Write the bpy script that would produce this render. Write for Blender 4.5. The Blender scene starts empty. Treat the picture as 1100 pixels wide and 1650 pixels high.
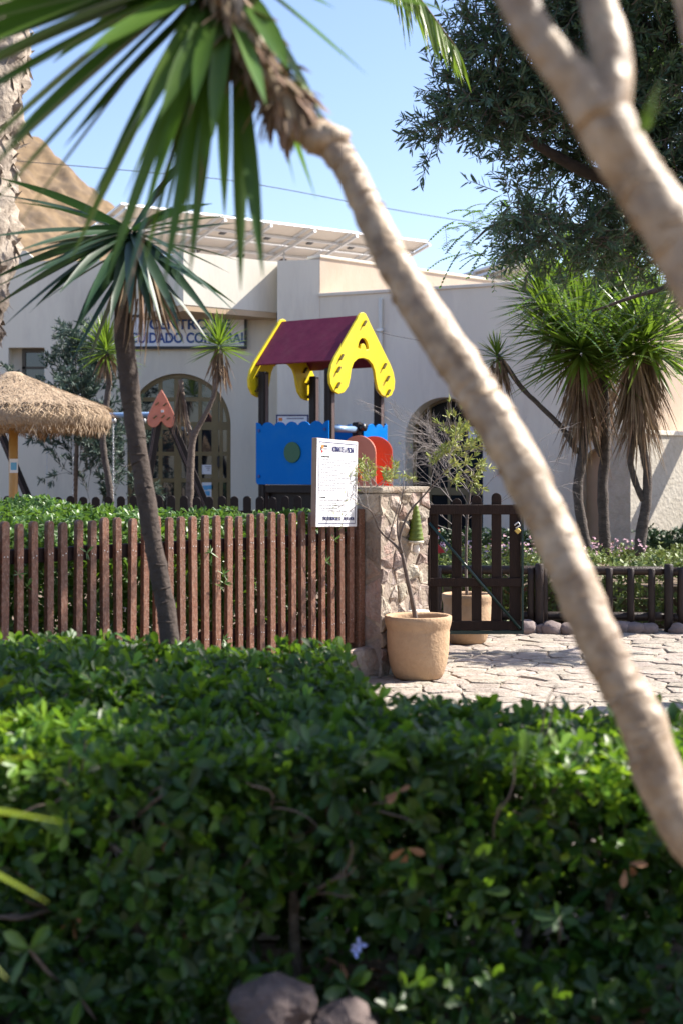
import bpy, bmesh, math, random
import numpy as np
from mathutils import Vector, Matrix, noise, Euler
from mathutils.geometry import tessellate_polygon

random.seed(7)
rng = np.random.default_rng(7)
SC = bpy.context.scene
COL = SC.collection
PI = math.pi

# ------------------------------------------------------------------ camera
EYE = 1.6
FPX, CX, HY = 2292.0, 550.0, 765.0        # focal length, centre column and horizon row (photo pixels) used to measure the place
cam_d = bpy.data.cameras.new('camera')
cam = bpy.data.objects.new('camera', cam_d)
COL.objects.link(cam)
cam.location = (0, 0, EYE)
cam.rotation_euler = (PI / 2, 0, 0)
cam_d.sensor_fit = 'AUTO'
cam_d.sensor_width = 36
cam_d.lens = 50
cam_d.shift_y = -(825 - HY) / 1650
cam_d.clip_start = 0.05
cam_d.clip_end = 3000
cam_d.dof.use_dof = True
cam_d.dof.focus_distance = 11.6
cam_d.dof.aperture_fstop = 2.4
SC.camera = cam

# ------------------------------------------------------------------ sky and sun
SUN_EL, SUN_AZ = math.radians(46), math.radians(17)   # azimuth: from +X (right) towards +Y (away from the camera)
SUN_DIR = Vector((math.cos(SUN_AZ) * math.cos(SUN_EL), math.sin(SUN_AZ) * math.cos(SUN_EL), math.sin(SUN_EL)))
world = bpy.data.worlds.new('World')
SC.world = world
world.use_nodes = True
wn = world.node_tree
for n in list(wn.nodes):
    wn.nodes.remove(n)
sky = wn.nodes.new('ShaderNodeTexSky')
sky.sky_type = 'NISHITA'
sky.sun_disc = False
sky.sun_elevation = SUN_EL
sky.sun_rotation = PI / 2 - SUN_AZ
sky.altitude = 0
sky.air_density = 1.0
sky.dust_density = 1.0
sky.ozone_density = 3.4
bg = wn.nodes.new('ShaderNodeBackground')
bg.inputs['Strength'].default_value = 0.116
wo = wn.nodes.new('ShaderNodeOutputWorld')
tint = wn.nodes.new('ShaderNodeMixRGB'); tint.blend_type = 'MULTIPLY'      # white balance of the sky as photographed
tint.inputs['Fac'].default_value = 1.0; tint.inputs['Color2'].default_value = (1.04, 0.965, 1.0, 1)
wn.links.new(sky.outputs[0], tint.inputs['Color1'])
wn.links.new(tint.outputs[0], bg.inputs[0])
wn.links.new(bg.outputs[0], wo.inputs[0])

sun_d = bpy.data.lights.new('sun', 'SUN')
sun_d.energy = 5.0
sun_d.angle = math.radians(0.53)
sun_d.color = (1.0, 0.94, 0.85)
sun = bpy.data.objects.new('sun', sun_d)
COL.objects.link(sun)
sun.rotation_euler = SUN_DIR.to_track_quat('Z', 'Y').to_euler()

SC.view_settings.view_transform = 'Standard'
SC.view_settings.look = 'None'
SC.view_settings.exposure = 1.18
SC.view_settings.gamma = 1.0
SC.view_settings.use_curve_mapping = False
SC.cycles.use_denoising = True
try:
    SC.cycles.denoiser = 'OPENIMAGEDENOISE'
    SC.cycles.denoising_input_passes = 'RGB_ALBEDO_NORMAL'
except Exception:
    pass
SC.cycles.max_bounces = 8
SC.cycles.transparent_max_bounces = 8
SC.cycles.caustics_reflective = False
SC.cycles.caustics_refractive = False
SC.cycles.sample_clamp_indirect = 6

# ------------------------------------------------------------------ helpers
def P(px, py, Y):
    """The point of the place seen at photo pixel (px, py) and standing Y metres away."""
    return Vector(((px - CX) / FPX * Y, Y, EYE + (HY - py) / FPX * Y))

def S(r, g, b):
    f = lambda c: (c / 255 / 12.92) if c / 255 <= 0.04045 else ((c / 255 + 0.055) / 1.055) ** 2.4
    return (f(r), f(g), f(b))

W = {}

def reg(o, parent, M):
    W[o.name] = (W[parent.name] @ M) if parent is not None else M

def thing(name, label, cat, loc=(0, 0, 0), rotz=0, group=None):
    o = bpy.data.objects.new(name, None)
    COL.objects.link(o)
    o.empty_display_size = 0.2
    o.location = loc
    o.rotation_euler = (0, 0, rotz)
    reg(o, None, Matrix.Translation(Vector(loc)) @ Matrix.Rotation(rotz, 4, 'Z'))
    o['label'] = label
    o['category'] = cat
    if group:
        o['group'] = group
    return o

def tag(o, label=None, cat=None, group=None, kind=None):
    if label: o['label'] = label
    if cat: o['category'] = cat
    if group: o['group'] = group
    if kind: o['kind'] = kind
    return o

def link(name, me, mat, parent=None, M=None, base=None):
    """Link a mesh. Without M its vertices are world coordinates and are moved into the parent's frame (or its own base);
    with M the mesh is shared and M is its world matrix."""
    o = bpy.data.objects.new(name, me)
    COL.objects.link(o)
    if mat is not None and len(me.materials) == 0:
        me.materials.append(mat)
    if parent is not None:
        o.parent = parent
        if M is None:
            me.transform(W[parent.name].inverted())
            reg(o, parent, Matrix.Identity(4))
        else:
            L = W[parent.name].inverted() @ M
            o.matrix_basis = L
            reg(o, parent, L)
    else:
        if M is None:
            if base is not None:
                me.transform(Matrix.Translation(-Vector(base)))
                o.location = base
                reg(o, None, Matrix.Translation(Vector(base)))
            else:
                reg(o, None, Matrix.Identity(4))
        else:
            o.matrix_basis = M
            reg(o, None, M)
    return o

def frame(o, x, y, z):
    """matrix with columns x, y, z and origin o"""
    M = Matrix.Identity(4)
    for i, v in enumerate((x, y, z, o)):
        for j in range(3):
            M[j][i] = v[j]
    return M

class MB:
    def __init__(s):
        s.v, s.f, s.sm = [], [], []
    def add(s, vs, fs, smooth=False, M=None):
        k = len(s.v)
        if M is not None:
            vs = [M @ Vector(p) for p in vs]
        s.v.extend([tuple(p) for p in vs])
        for f in fs:
            s.f.append(tuple(i + k for i in f))
            s.sm.append(smooth)
        return s
    def box(s, lo, hi, M=None):
        x0, y0, z0 = lo; x1, y1, z1 = hi
        vs = [(x0, y0, z0), (x1, y0, z0), (x1, y1, z0), (x0, y1, z0), (x0, y0, z1), (x1, y0, z1), (x1, y1, z1), (x0, y1, z1)]
        fs = [(0, 3, 2, 1), (4, 5, 6, 7), (0, 1, 5, 4), (1, 2, 6, 5), (2, 3, 7, 6), (3, 0, 4, 7)]
        return s.add(vs, fs, False, M)
    def tube(s, path, radii, n=10, cap=True, fn=None, smooth=True):
        path = [Vector(p) for p in path]
        if not hasattr(radii, '__len__'):
            radii = [radii] * len(path)
        vs, fs = [], []
        t = (path[1] - path[0]).normalized()
        ref = Vector((0, 0, 1)) if abs(t.z) < 0.9 else Vector((1, 0, 0))
        a = t.cross(ref).normalized()
        for i, p in enumerate(path):
            t = (path[min(i + 1, len(path) - 1)] - path[max(i - 1, 0)]).normalized()
            a = (a - t * a.dot(t)).normalized()
            b = t.cross(a)
            for j in range(n):
                th = 2 * PI * j / n
                d = a * math.cos(th) + b * math.sin(th)
                r = radii[i]
                if fn: r = r * fn(i, j, p + d * r)
                vs.append(p + d * r)
        for i in range(len(path) - 1):
            for j in range(n):
                k = (j + 1) % n
                fs.append((i * n + j, i * n + k, (i + 1) * n + k, (i + 1) * n + j))
        if cap:
            fs.append(tuple(range(n - 1, -1, -1)))
            fs.append(tuple(range((len(path) - 1) * n, len(path) * n)))
        return s.add(vs, fs, smooth)
    def lathe(s, prof, c, n=32, fn=None, smooth=True, cap=True):
        vs, fs = [], []
        for i, (r, z) in enumerate(prof):
            for j in range(n):
                th = 2 * PI * j / n
                k = fn(i, th) if fn else 1.0
                vs.append((c[0] + r * k * math.cos(th), c[1] + r * k * math.sin(th), c[2] + z))
        for i in range(len(prof) - 1):
            for j in range(n):
                k = (j + 1) % n
                fs.append((i * n + j, i * n + k, (i + 1) * n + k, (i + 1) * n + j))
        if cap:
            fs.append(tuple(range(n - 1, -1, -1)))
            fs.append(tuple(range((len(prof) - 1) * n, len(prof) * n)))
        return s.add(vs, fs, smooth)
    def shape(s, outer, holes, M, d0, d1, smooth=False):
        """a 2-D outline (with holes) in M's xy plane, from z=d0 (back) to z=d1 (front)"""
        loops = [outer] + list(holes)
        tri = tessellate_polygon([[Vector((p[0], p[1], 0)) for p in l] for l in loops])
        flat = [p for l in loops for p in l]
        n = len(flat)
        vs = [(p[0], p[1], d1) for p in flat] + [(p[0], p[1], d0) for p in flat]
        fs = []
        for t in tri:
            a, b, c = t
            ar = (flat[b][0] - flat[a][0]) * (flat[c][1] - flat[a][1]) - (flat[b][1] - flat[a][1]) * (flat[c][0] - flat[a][0])
            if ar < 0: a, b, c = a, c, b
            fs.append((a, b, c)); fs.append((a + n, c + n, b + n))
        k = 0
        for li, l in enumerate(loops):
            m = len(l)
            ar = sum(l[i][0] * l[(i + 1) % m][1] - l[(i + 1) % m][0] * l[i][1] for i in range(m))
            ccw = (ar > 0) == (li == 0)
            for i in range(m):
                a, b = k + i, k + (i + 1) % m
                fs.append((a + n, b + n, b, a) if ccw else (a, b, b + n, a + n))
            k += m
        return s.add(vs, fs, smooth, M)
    def mesh(s, name, bevel=0, seg=1):
        me = bpy.data.meshes.new(name)
        me.from_pydata(s.v, [], s.f)
        me.polygons.foreach_set('use_smooth', s.sm)
        if bevel:
            bm = bmesh.new(); bm.from_mesh(me)
            bmesh.ops.remove_doubles(bm, verts=bm.verts, dist=1e-5)
            es = [e for e in bm.edges if len(e.link_faces) == 2 and e.calc_face_angle(0) > 0.5]
            bmesh.ops.bevel(bm, geom=es, offset=bevel, segments=seg, profile=0.6, affect='EDGES', clamp_overlap=True)
            bm.to_mesh(me); bm.free()
        me.update()
        return me
    def build(s, name, mat, parent=None, bevel=0, base=None, seg=1):
        return link(name, s.mesh(name, bevel, seg), mat, parent, None, base)

def np_mesh(name, V, F, smooth=False):
    """fast mesh from arrays: V (n,3), F (m,k)"""
    me = bpy.data.meshes.new(name)
    V = np.asarray(V, np.float32).reshape(-1, 3); F = np.asarray(F, np.int32)
    k = F.shape[1]
    me.vertices.add(len(V)); me.vertices.foreach_set('co', V.ravel())
    me.loops.add(F.size); me.loops.foreach_set('vertex_index', F.ravel())
    me.polygons.add(len(F))
    me.polygons.foreach_set('loop_start', np.arange(0, F.size, k, dtype=np.int32))
    if smooth:
        me.polygons.foreach_set('use_smooth', np.ones(len(F), bool))
    me.update(calc_edges=True)
    me.validate()
    return me

def curve(pts, n):
    """Catmull-Rom through pts (tuples of any length)"""
    pts = [np.array(p, float) for p in pts]
    pts = [2 * pts[0] - pts[1]] + pts + [2 * pts[-1] - pts[-2]]
    out = []
    m = len(pts) - 3
    for k in range(n):
        u = k / (n - 1) * m
        i = min(int(u), m - 1); t = u - i
        p0, p1, p2, p3 = pts[i:i + 4]
        out.append(0.5 * (2 * p1 + (p2 - p0) * t + (2 * p0 - 5 * p1 + 4 * p2 - p3) * t * t + (3 * p1 - p0 - 3 * p2 + p3) * t ** 3))
    return out

# ------------------------------------------------------------------ materials
MATS = {}
def pmat(name, c1, c2=None, scale=4.0, rough=0.8, bump=0.0, bscale=None, detail=6, island=0.0, objr=0.0, trans=0.0, tcol=None, spec=0.5,
         metal=0.0, dirt=None, dscale=1.5, damt=0.5, stretch=(1, 1, 1), coat=0.0, hue=0.0, c3=None):
    m = bpy.data.materials.new(name); m.use_nodes = True
    nt = m.node_tree; N = nt.nodes; Lk = nt.links
    b = N['Principled BSDF']; out = N['Material Output']
    b.inputs['Roughness'].default_value = rough
    b.inputs['Metallic'].default_value = metal
    b.inputs['Specular IOR Level'].default_value = spec
    if coat: b.inputs['Coat Weight'].default_value = coat
    tc = N.new('ShaderNodeTexCoord'); oi = N.new('ShaderNodeObjectInfo')
    mp = N.new('ShaderNodeMapping'); mp.inputs['Scale'].default_value = stretch
    mul = N.new('ShaderNodeVectorMath'); mul.operation = 'ADD'
    sc = N.new('ShaderNodeMath'); sc.operation = 'MULTIPLY'; sc.inputs[1].default_value = 37.0
    Lk.new(oi.outputs['Random'], sc.inputs[0])
    Lk.new(tc.outputs['Object'], mul.inputs[0]); Lk.new(sc.outputs[0], mul.inputs[1])
    Lk.new(mul.outputs[0], mp.inputs['Vector'])
    vec = mp.outputs[0]
    col = None
    if c2 is None: c2 = c1
    nz = N.new('ShaderNodeTexNoise'); nz.inputs['Scale'].default_value = scale; nz.inputs['Detail'].default_value = detail; nz.inputs['Roughness'].default_value = 0.65
    Lk.new(vec, nz.inputs['Vector'])
    rp = N.new('ShaderNodeValToRGB')
    rp.color_ramp.elements[0].position = 0.32; rp.color_ramp.elements[1].position = 0.68
    rp.color_ramp.elements[0].color = (*c1, 1); rp.color_ramp.elements[1].color = (*c2, 1)
    if c3 is not None:
        e = rp.color_ramp.elements.new(0.5); e.color = (*c3, 1)
    Lk.new(nz.outputs['Fac'], rp.inputs['Fac']); col = rp.outputs['Color']
    if dirt is not None:
        n2 = N.new('ShaderNodeTexNoise'); n2.inputs['Scale'].default_value = dscale; n2.inputs['Detail'].default_value = 8; n2.inputs['Roughness'].default_value = 0.7
        Lk.new(vec, n2.inputs['Vector'])
        r2 = N.new('ShaderNodeValToRGB'); r2.color_ramp.elements[0].position = 0.48; r2.color_ramp.elements[1].position = 0.7
        r2.color_ramp.elements[0].color = (0, 0, 0, 1); r2.color_ramp.elements[1].color = (damt, damt, damt, 1)
        Lk.new(n2.outputs['Fac'], r2.inputs['Fac'])
        mx = N.new('ShaderNodeMixRGB'); mx.inputs['Color2'].default_value = (*dirt, 1)
        Lk.new(r2.outputs['Color'], mx.inputs['Fac']); Lk.new(col, mx.inputs['Color1']); col = mx.outputs['Color']
    if island or objr or hue:
        hs = N.new('ShaderNodeHueSaturation')
        src = N.new('ShaderNodeNewGeometry').outputs['Random Per Island'] if island else oi.outputs['Random']
        amt = island or objr
        mr = N.new('ShaderNodeMapRange'); mr.inputs['To Min'].default_value = 1 - amt; mr.inputs['To Max'].default_value = 1 + amt
        Lk.new(src, mr.inputs['Value']); Lk.new(mr.outputs[0], hs.inputs['Value'])
        if hue:
            wn_ = N.new('ShaderNodeTexWhiteNoise'); wn_.noise_dimensions = '1D'; Lk.new(src, wn_.inputs['W'])
            mh = N.new('ShaderNodeMapRange'); mh.inputs['To Min'].default_value = 0.5 - hue; mh.inputs['To Max'].default_value = 0.5 + hue
            Lk.new(wn_.outputs['Value'], mh.inputs['Value']); Lk.new(mh.outputs[0], hs.inputs['Hue'])
        Lk.new(col, hs.inputs['Color']); col = hs.outputs['Color']
    Lk.new(col, b.inputs['Base Color'])
    if bump:
        nb = N.new('ShaderNodeTexNoise'); nb.inputs['Scale'].default_value = bscale or scale * 3; nb.inputs['Detail'].default_value = 8
        Lk.new(vec, nb.inputs['Vector'])
        bp = N.new('ShaderNodeBump'); bp.inputs['Strength'].default_value = bump; bp.inputs['Distance'].default_value = 0.02
        Lk.new(nb.outputs['Fac'], bp.inputs['Height']); Lk.new(bp.outputs[0], b.inputs['Normal'])
    if trans:
        tr = N.new('ShaderNodeBsdfTranslucent')
        if tcol is None:
            Lk.new(col, tr.inputs['Color'])
        else:
            mxt = N.new('ShaderNodeMixRGB'); mxt.inputs['Fac'].default_value = 0.75; mxt.inputs['Color2'].default_value = (*tcol, 1)
            Lk.new(col, mxt.inputs['Color1']); Lk.new(mxt.outputs[0], tr.inputs['Color'])
        ms = N.new('ShaderNodeMixShader'); ms.inputs['Fac'].default_value = trans
        Lk.new(b.outputs[0], ms.inputs[1]); Lk.new(tr.outputs[0], ms.inputs[2]); Lk.new(ms.outputs[0], out.inputs['Surface'])
    MATS[name] = m
    return m

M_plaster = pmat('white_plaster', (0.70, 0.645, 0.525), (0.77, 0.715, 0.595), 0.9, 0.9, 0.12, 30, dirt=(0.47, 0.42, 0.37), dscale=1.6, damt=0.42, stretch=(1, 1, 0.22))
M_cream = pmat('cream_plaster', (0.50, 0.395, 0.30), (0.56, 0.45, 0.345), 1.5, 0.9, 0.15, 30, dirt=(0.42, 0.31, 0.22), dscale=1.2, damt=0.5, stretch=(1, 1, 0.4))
M_rough = pmat('rough_plaster', (0.40, 0.36, 0.29), (0.50, 0.455, 0.375), 7, 0.95, 0.9, 16, dirt=(0.45, 0.41, 0.33), dscale=3, damt=0.5)
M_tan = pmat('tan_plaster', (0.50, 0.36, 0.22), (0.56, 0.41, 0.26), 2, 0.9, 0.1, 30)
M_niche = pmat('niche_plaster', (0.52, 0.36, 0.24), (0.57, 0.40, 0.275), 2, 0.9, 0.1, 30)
M_roof = pmat('roof_membrane', (0.40, 0.36, 0.32), (0.48, 0.43, 0.38), 2, 0.9, 0.2, 20)
M_olive = pmat('olive_metal', (0.17, 0.125, 0.05), (0.21, 0.155, 0.065), 3, 0.45, 0.02, 20)
M_olive_d = pmat('brown_metal', (0.055, 0.045, 0.03), (0.07, 0.055, 0.036), 3, 0.5)
M_glass = pmat('dark_glass', (0.012, 0.016, 0.020), (0.02, 0.024, 0.028), 1.2, 0.03, spec=1.0)
M_glassb = pmat('tinted_glass', (0.010, 0.012, 0.014), (0.014, 0.016, 0.018), 1.2, 0.25, spec=0.08)
M_paper = pmat('paper', (0.78, 0.79, 0.80), None, 4, 0.7)
M_bluep = pmat('blue_print', (0.10, 0.36, 0.62), (0.14, 0.42, 0.66), 4, 0.6)
M_signw = pmat('white_board', (0.80, 0.80, 0.82), (0.84, 0.84, 0.85), 3, 0.5)
M_navy = pmat('navy_paint', (0.010, 0.07, 0.30), None, 4, 0.5)
M_ink = pmat('navy_ink', (0.02, 0.025, 0.12), None, 4, 0.6)
M_grey = pmat('grey_ink', (0.26, 0.26, 0.30), None, 4, 0.7)
M_ink2 = pmat('black_ink', (0.03, 0.03, 0.035), None, 4, 0.7)
M_black = pmat('black_frame', (0.015, 0.015, 0.018), None, 4, 0.4)
M_orange_p = pmat('orange_print', (0.75, 0.22, 0.04), None, 4, 0.6)
M_picket = pmat('brown_stained_wood', (0.11, 0.042, 0.022), (0.23, 0.096, 0.052), 14, 0.5, 0.5, 40, objr=0.25, dirt=(0.40, 0.29, 0.22), dscale=16, damt=0.55, stretch=(4, 2.2, 4))
M_darkwood = pmat('dark_stained_wood', (0.016, 0.009, 0.007), (0.028, 0.015, 0.011), 9, 0.6, spec=0.2, bump=0.3, bscale=40, objr=0.15, stretch=(3, 3, 0.6))
M_logw = pmat('dark_log_wood', (0.022, 0.014, 0.011), (0.04, 0.025, 0.019), 8, 0.5, 0.3, 30, objr=0.2, spec=0.3, stretch=(3, 3, 0.8))
M_greenm = pmat('dark_green_metal', (0.008, 0.032, 0.026), (0.012, 0.04, 0.033), 5, 0.4)
M_stone = pmat('warm_stone', (0.25, 0.20, 0.155), (0.47, 0.40, 0.33), 7, 0.9, 1.0, 34, objr=0.25, hue=0.025, dirt=(0.40, 0.22, 0.13), dscale=4, damt=0.55)
M_stone2 = pmat('paving_stone', (0.25, 0.205, 0.16), (0.42, 0.365, 0.305), 9, 0.85, 0.9, 30, objr=0.13, hue=0.012, dirt=(0.30, 0.24, 0.19), dscale=5, damt=0.55)
M_mortar = pmat('mortar', (0.27, 0.21, 0.16), (0.38, 0.31, 0.25), 12, 0.95, 0.6, 40)
M_joint = pmat('paving_joint', (0.16, 0.13, 0.10), (0.30, 0.25, 0.19), 12, 0.95, 0.6, 40)
M_rock2 = pmat('dark_garden_rock', (0.075, 0.055, 0.05), (0.15, 0.11, 0.10), 9, 0.9, 0.9, 24, objr=0.2, dirt=(0.22, 0.18, 0.16), dscale=12, damt=0.5)
M_rock = pmat('grey_rock', (0.15, 0.115, 0.105), (0.25, 0.195, 0.18), 6, 0.85, 0.7, 20, objr=0.2)
M_soil = pmat('dry_soil', (0.11, 0.075, 0.05), (0.19, 0.135, 0.09), 9, 0.95, 0.8, 30, dirt=(0.25, 0.19, 0.13), dscale=18, damt=0.6)
M_sand = pmat('ground_earth', (0.22, 0.17, 0.12), (0.30, 0.24, 0.17), 3, 0.95, 0.4, 20)
M_hill = pmat('dry_hillside', (0.13, 0.085, 0.045), (0.23, 0.155, 0.08), 0.8, 0.95, 1.0, 1.6, dirt=(0.085, 0.06, 0.04), dscale=0.30, damt=1.0)
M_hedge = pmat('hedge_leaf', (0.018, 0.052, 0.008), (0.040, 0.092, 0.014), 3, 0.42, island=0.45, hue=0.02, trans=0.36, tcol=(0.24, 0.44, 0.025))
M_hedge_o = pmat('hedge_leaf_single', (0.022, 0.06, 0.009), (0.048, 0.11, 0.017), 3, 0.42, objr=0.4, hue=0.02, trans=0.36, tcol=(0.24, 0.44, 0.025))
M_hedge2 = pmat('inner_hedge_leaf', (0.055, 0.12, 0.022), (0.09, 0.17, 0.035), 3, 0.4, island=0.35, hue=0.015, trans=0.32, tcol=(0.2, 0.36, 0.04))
M_dead = pmat('dead_leaf', (0.22, 0.10, 0.045), (0.30, 0.15, 0.07), 8, 0.8, island=0.3, trans=0.2)
M_straw = pmat('dry_yucca_leaf', (0.15, 0.095, 0.055), (0.34, 0.24, 0.155), 6, 0.85, island=0.35, hue=0.015, trans=0.2)
M_yucca = pmat('yucca_leaf', (0.085, 0.135, 0.02), (0.14, 0.195, 0.03), 3, 0.34, island=0.3, objr=0, hue=0.015, trans=0.35, tcol=(0.24, 0.40, 0.03))
M_yucca_o = pmat('yucca_leaf_single', (0.06, 0.125, 0.022), (0.10, 0.175, 0.032), 3, 0.3, objr=0.3, hue=0.015, trans=0.3, tcol=(0.16, 0.34, 0.03))
M_yucca_d = pmat('dark_yucca_leaf', (0.016, 0.042, 0.022), (0.03, 0.068, 0.032), 3, 0.46, objr=0.3, hue=0.012, trans=0.15, tcol=(0.06, 0.16, 0.03))
M_bark = pmat('pale_trunk_bark', (0.22, 0.145, 0.08), (0.56, 0.43, 0.29), 15, 0.5, 0.6, 26, spec=0.6, dirt=(0.16, 0.10, 0.065), dscale=5, damt=0.6)
M_bark2 = pmat('dark_trunk_bark', (0.045, 0.032, 0.026), (0.085, 0.062, 0.05), 10, 0.9, 0.7, 30)
M_bark3 = pmat('grey_trunk_bark', (0.095, 0.07, 0.052), (0.19, 0.145, 0.115), 12, 0.9, 0.8, 34, stretch=(1, 1, 2))
M_palmbark = pmat('shaggy_palm_bark', (0.15, 0.12, 0.095), (0.40, 0.34, 0.28), 7, 0.95, 0.9, 24, island=0.3)
M_twig = pmat('thin_twig', (0.10, 0.075, 0.06), (0.19, 0.15, 0.125), 20, 0.9, 0.3, 60)
M_greytwig = pmat('grey_twig', (0.20, 0.175, 0.16), (0.32, 0.28, 0.26), 20, 0.9, 0.2, 60)
M_tree = pmat('dark_tree_leaf', (0.05, 0.092, 0.062), (0.095, 0.15, 0.088), 3, 0.38, island=0.4, hue=0.015, trans=0.24, tcol=(0.14, 0.25, 0.05))
M_feather = pmat('feathery_leaf', (0.045, 0.105, 0.03), (0.08, 0.16, 0.04), 3, 0.45, island=0.35, hue=0.015, trans=0.35, tcol=(0.18, 0.34, 0.04))
M_bright = pmat('sunlit_yellow_leaf', (0.20, 0.29, 0.02), (0.26, 0.34, 0.03), 3, 0.4, objr=0.15, trans=0.5, tcol=(0.5, 0.62, 0.03))
M_young_sunlit = pmat('young_sunlit_hedge_leaf', (0.12, 0.25, 0.02), (0.20, 0.34, 0.035), 3, 0.4, island=0.4, hue=0.02, trans=0.42, tcol=(0.38, 0.58, 0.03))  # young shoots, and the sun patches painted on the hedge ends
M_shrub = pmat('bluish_shrub_leaf', (0.05, 0.085, 0.065), (0.085, 0.13, 0.095), 3, 0.6, island=0.3, trans=0.2)
M_bark4 = pmat('weathered_yucca_bark', (0.05, 0.04, 0.034), (0.12, 0.095, 0.08), 12, 0.9, 0.8, 34, stretch=(1, 1, 2))
M_yellow_leaf = pmat('yellow_green_leaf', (0.24, 0.29, 0.05), (0.38, 0.40, 0.12), 3, 0.45, island=0.35, hue=0.03, trans=0.3)
M_cover = pmat('ground_cover_leaf', (0.13, 0.18, 0.04), (0.20, 0.25, 0.07), 3, 0.5, island=0.35, trans=0.25)
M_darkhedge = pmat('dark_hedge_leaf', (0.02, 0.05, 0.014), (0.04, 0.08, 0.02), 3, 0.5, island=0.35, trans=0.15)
M_pink = pmat('pink_flower', (0.62, 0.32, 0.40), (0.72, 0.50, 0.54), 5, 0.7, island=0.2)
M_red_f = pmat('orange_flower', (0.55, 0.10, 0.03), (0.65, 0.2, 0.05), 5, 0.7, island=0.2)
M_bluefl = pmat('pale_blue_flower', (0.35, 0.42, 0.75), None, 5, 0.7)
M_pot = pmat('sand_terracotta', (0.42, 0.275, 0.16), (0.52, 0.35, 0.21), 5, 0.9, 0.35, 40, dirt=(0.36, 0.22, 0.125), dscale=4, damt=0.5)
M_thatch = pmat('thatch', (0.23, 0.155, 0.09), (0.40, 0.30, 0.20), 8, 0.95, 0.8, 30, island=0.25)
M_thatch_s = pmat('thatch_straw', (0.20, 0.135, 0.08), (0.42, 0.315, 0.21), 8, 0.9, island=0.4)
M_pole = pmat('varnished_pole', (0.42, 0.23, 0.065), (0.52, 0.31, 0.10), 5, 0.45, 0.15, 20, stretch=(3, 3, 0.4))
M_yel = pmat('yellow_panel', (0.80, 0.60, 0.008), (0.84, 0.64, 0.012), 2, 0.42, 0.03, 30, dirt=(0.62, 0.44, 0.03), dscale=3, damt=0.5)
M_blue = pmat('blue_panel', (0.0, 0.16, 0.56), (0.0, 0.175, 0.60), 2, 0.5, 0.03, 30, spec=0.08, dirt=(0.03, 0.20, 0.50), dscale=4, damt=0.4)
M_maroon = pmat('maroon_roof_panel', (0.13, 0.012, 0.034), (0.19, 0.022, 0.05), 5, 0.55, 0.1, 18, spec=0.25, dirt=(0.17, 0.05, 0.06), dscale=3.5, damt=0.5)
M_redor = pmat('red_orange_panel', (0.55, 0.055, 0.014), (0.60, 0.07, 0.02), 2, 0.36, 0.02, 30)
M_salmon = pmat('salmon_panel', (0.66, 0.20, 0.12), (0.72, 0.24, 0.15), 3, 0.45, 0.05, 30)
M_greenp = pmat('green_disc', (0.004, 0.10, 0.045), None, 3, 0.4)
M_bolt = pmat('brown_bolt', (0.12, 0.09, 0.03), None, 3, 0.4, metal=0.3)
M_post = pmat('dark_play_post', (0.011, 0.007, 0.007), (0.020, 0.013, 0.012), 8, 0.45, 0.15, 30, spec=0.25, stretch=(3, 3, 0.4))
M_postlite = pmat('lit_post_edge', (0.07, 0.045, 0.04), (0.13, 0.09, 0.085), 8, 0.5, 0.15, 30, stretch=(3, 3, 0.4))  # sunlit edges of the dark posts and legs, put into the colour
M_steel = pmat('blue_grey_steel', (0.20, 0.33, 0.52), (0.28, 0.40, 0.58), 3, 0.35, metal=0.3)
M_chain = pmat('galvanised_chain', (0.62, 0.62, 0.62), None, 3, 0.35, metal=0.6)
M_rubber = pmat('black_rubber', (0.02, 0.02, 0.02), None, 3, 0.7)
M_panelb = pmat('solar_backsheet', (0.62, 0.56, 0.49), (0.68, 0.62, 0.55), 1, 0.6)
M_alu = pmat('aluminium_frame', (0.60, 0.60, 0.60), (0.66, 0.66, 0.66), 3, 0.4, metal=0.5)
M_cell = pmat('solar_cell', (0.010, 0.014, 0.045), (0.014, 0.02, 0.06), 6, 0.12)
M_greenlamp = pmat('green_ribbed_shade', (0.085, 0.125, 0.008), (0.15, 0.20, 0.02), 5, 0.5)
M_cream_p = pmat('cream_plastic', (0.70, 0.64, 0.50), None, 3, 0.5)
M_white = pmat('white_block', (0.66, 0.61, 0.54), (0.72, 0.67, 0.60), 5, 0.85, 0.2, 30)
M_brass = pmat('brass', (0.65, 0.46, 0.14), None, 3, 0.35, metal=0.8)
M_silver = pmat('pale_metal', (0.75, 0.75, 0.75), None, 3, 0.35, metal=0.3)
M_redn = pmat('red_plastic', (0.60, 0.03, 0.03), None, 3, 0.4)
M_cable = pmat('black_cable', (0.03, 0.03, 0.035), None, 3, 0.6)

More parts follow.
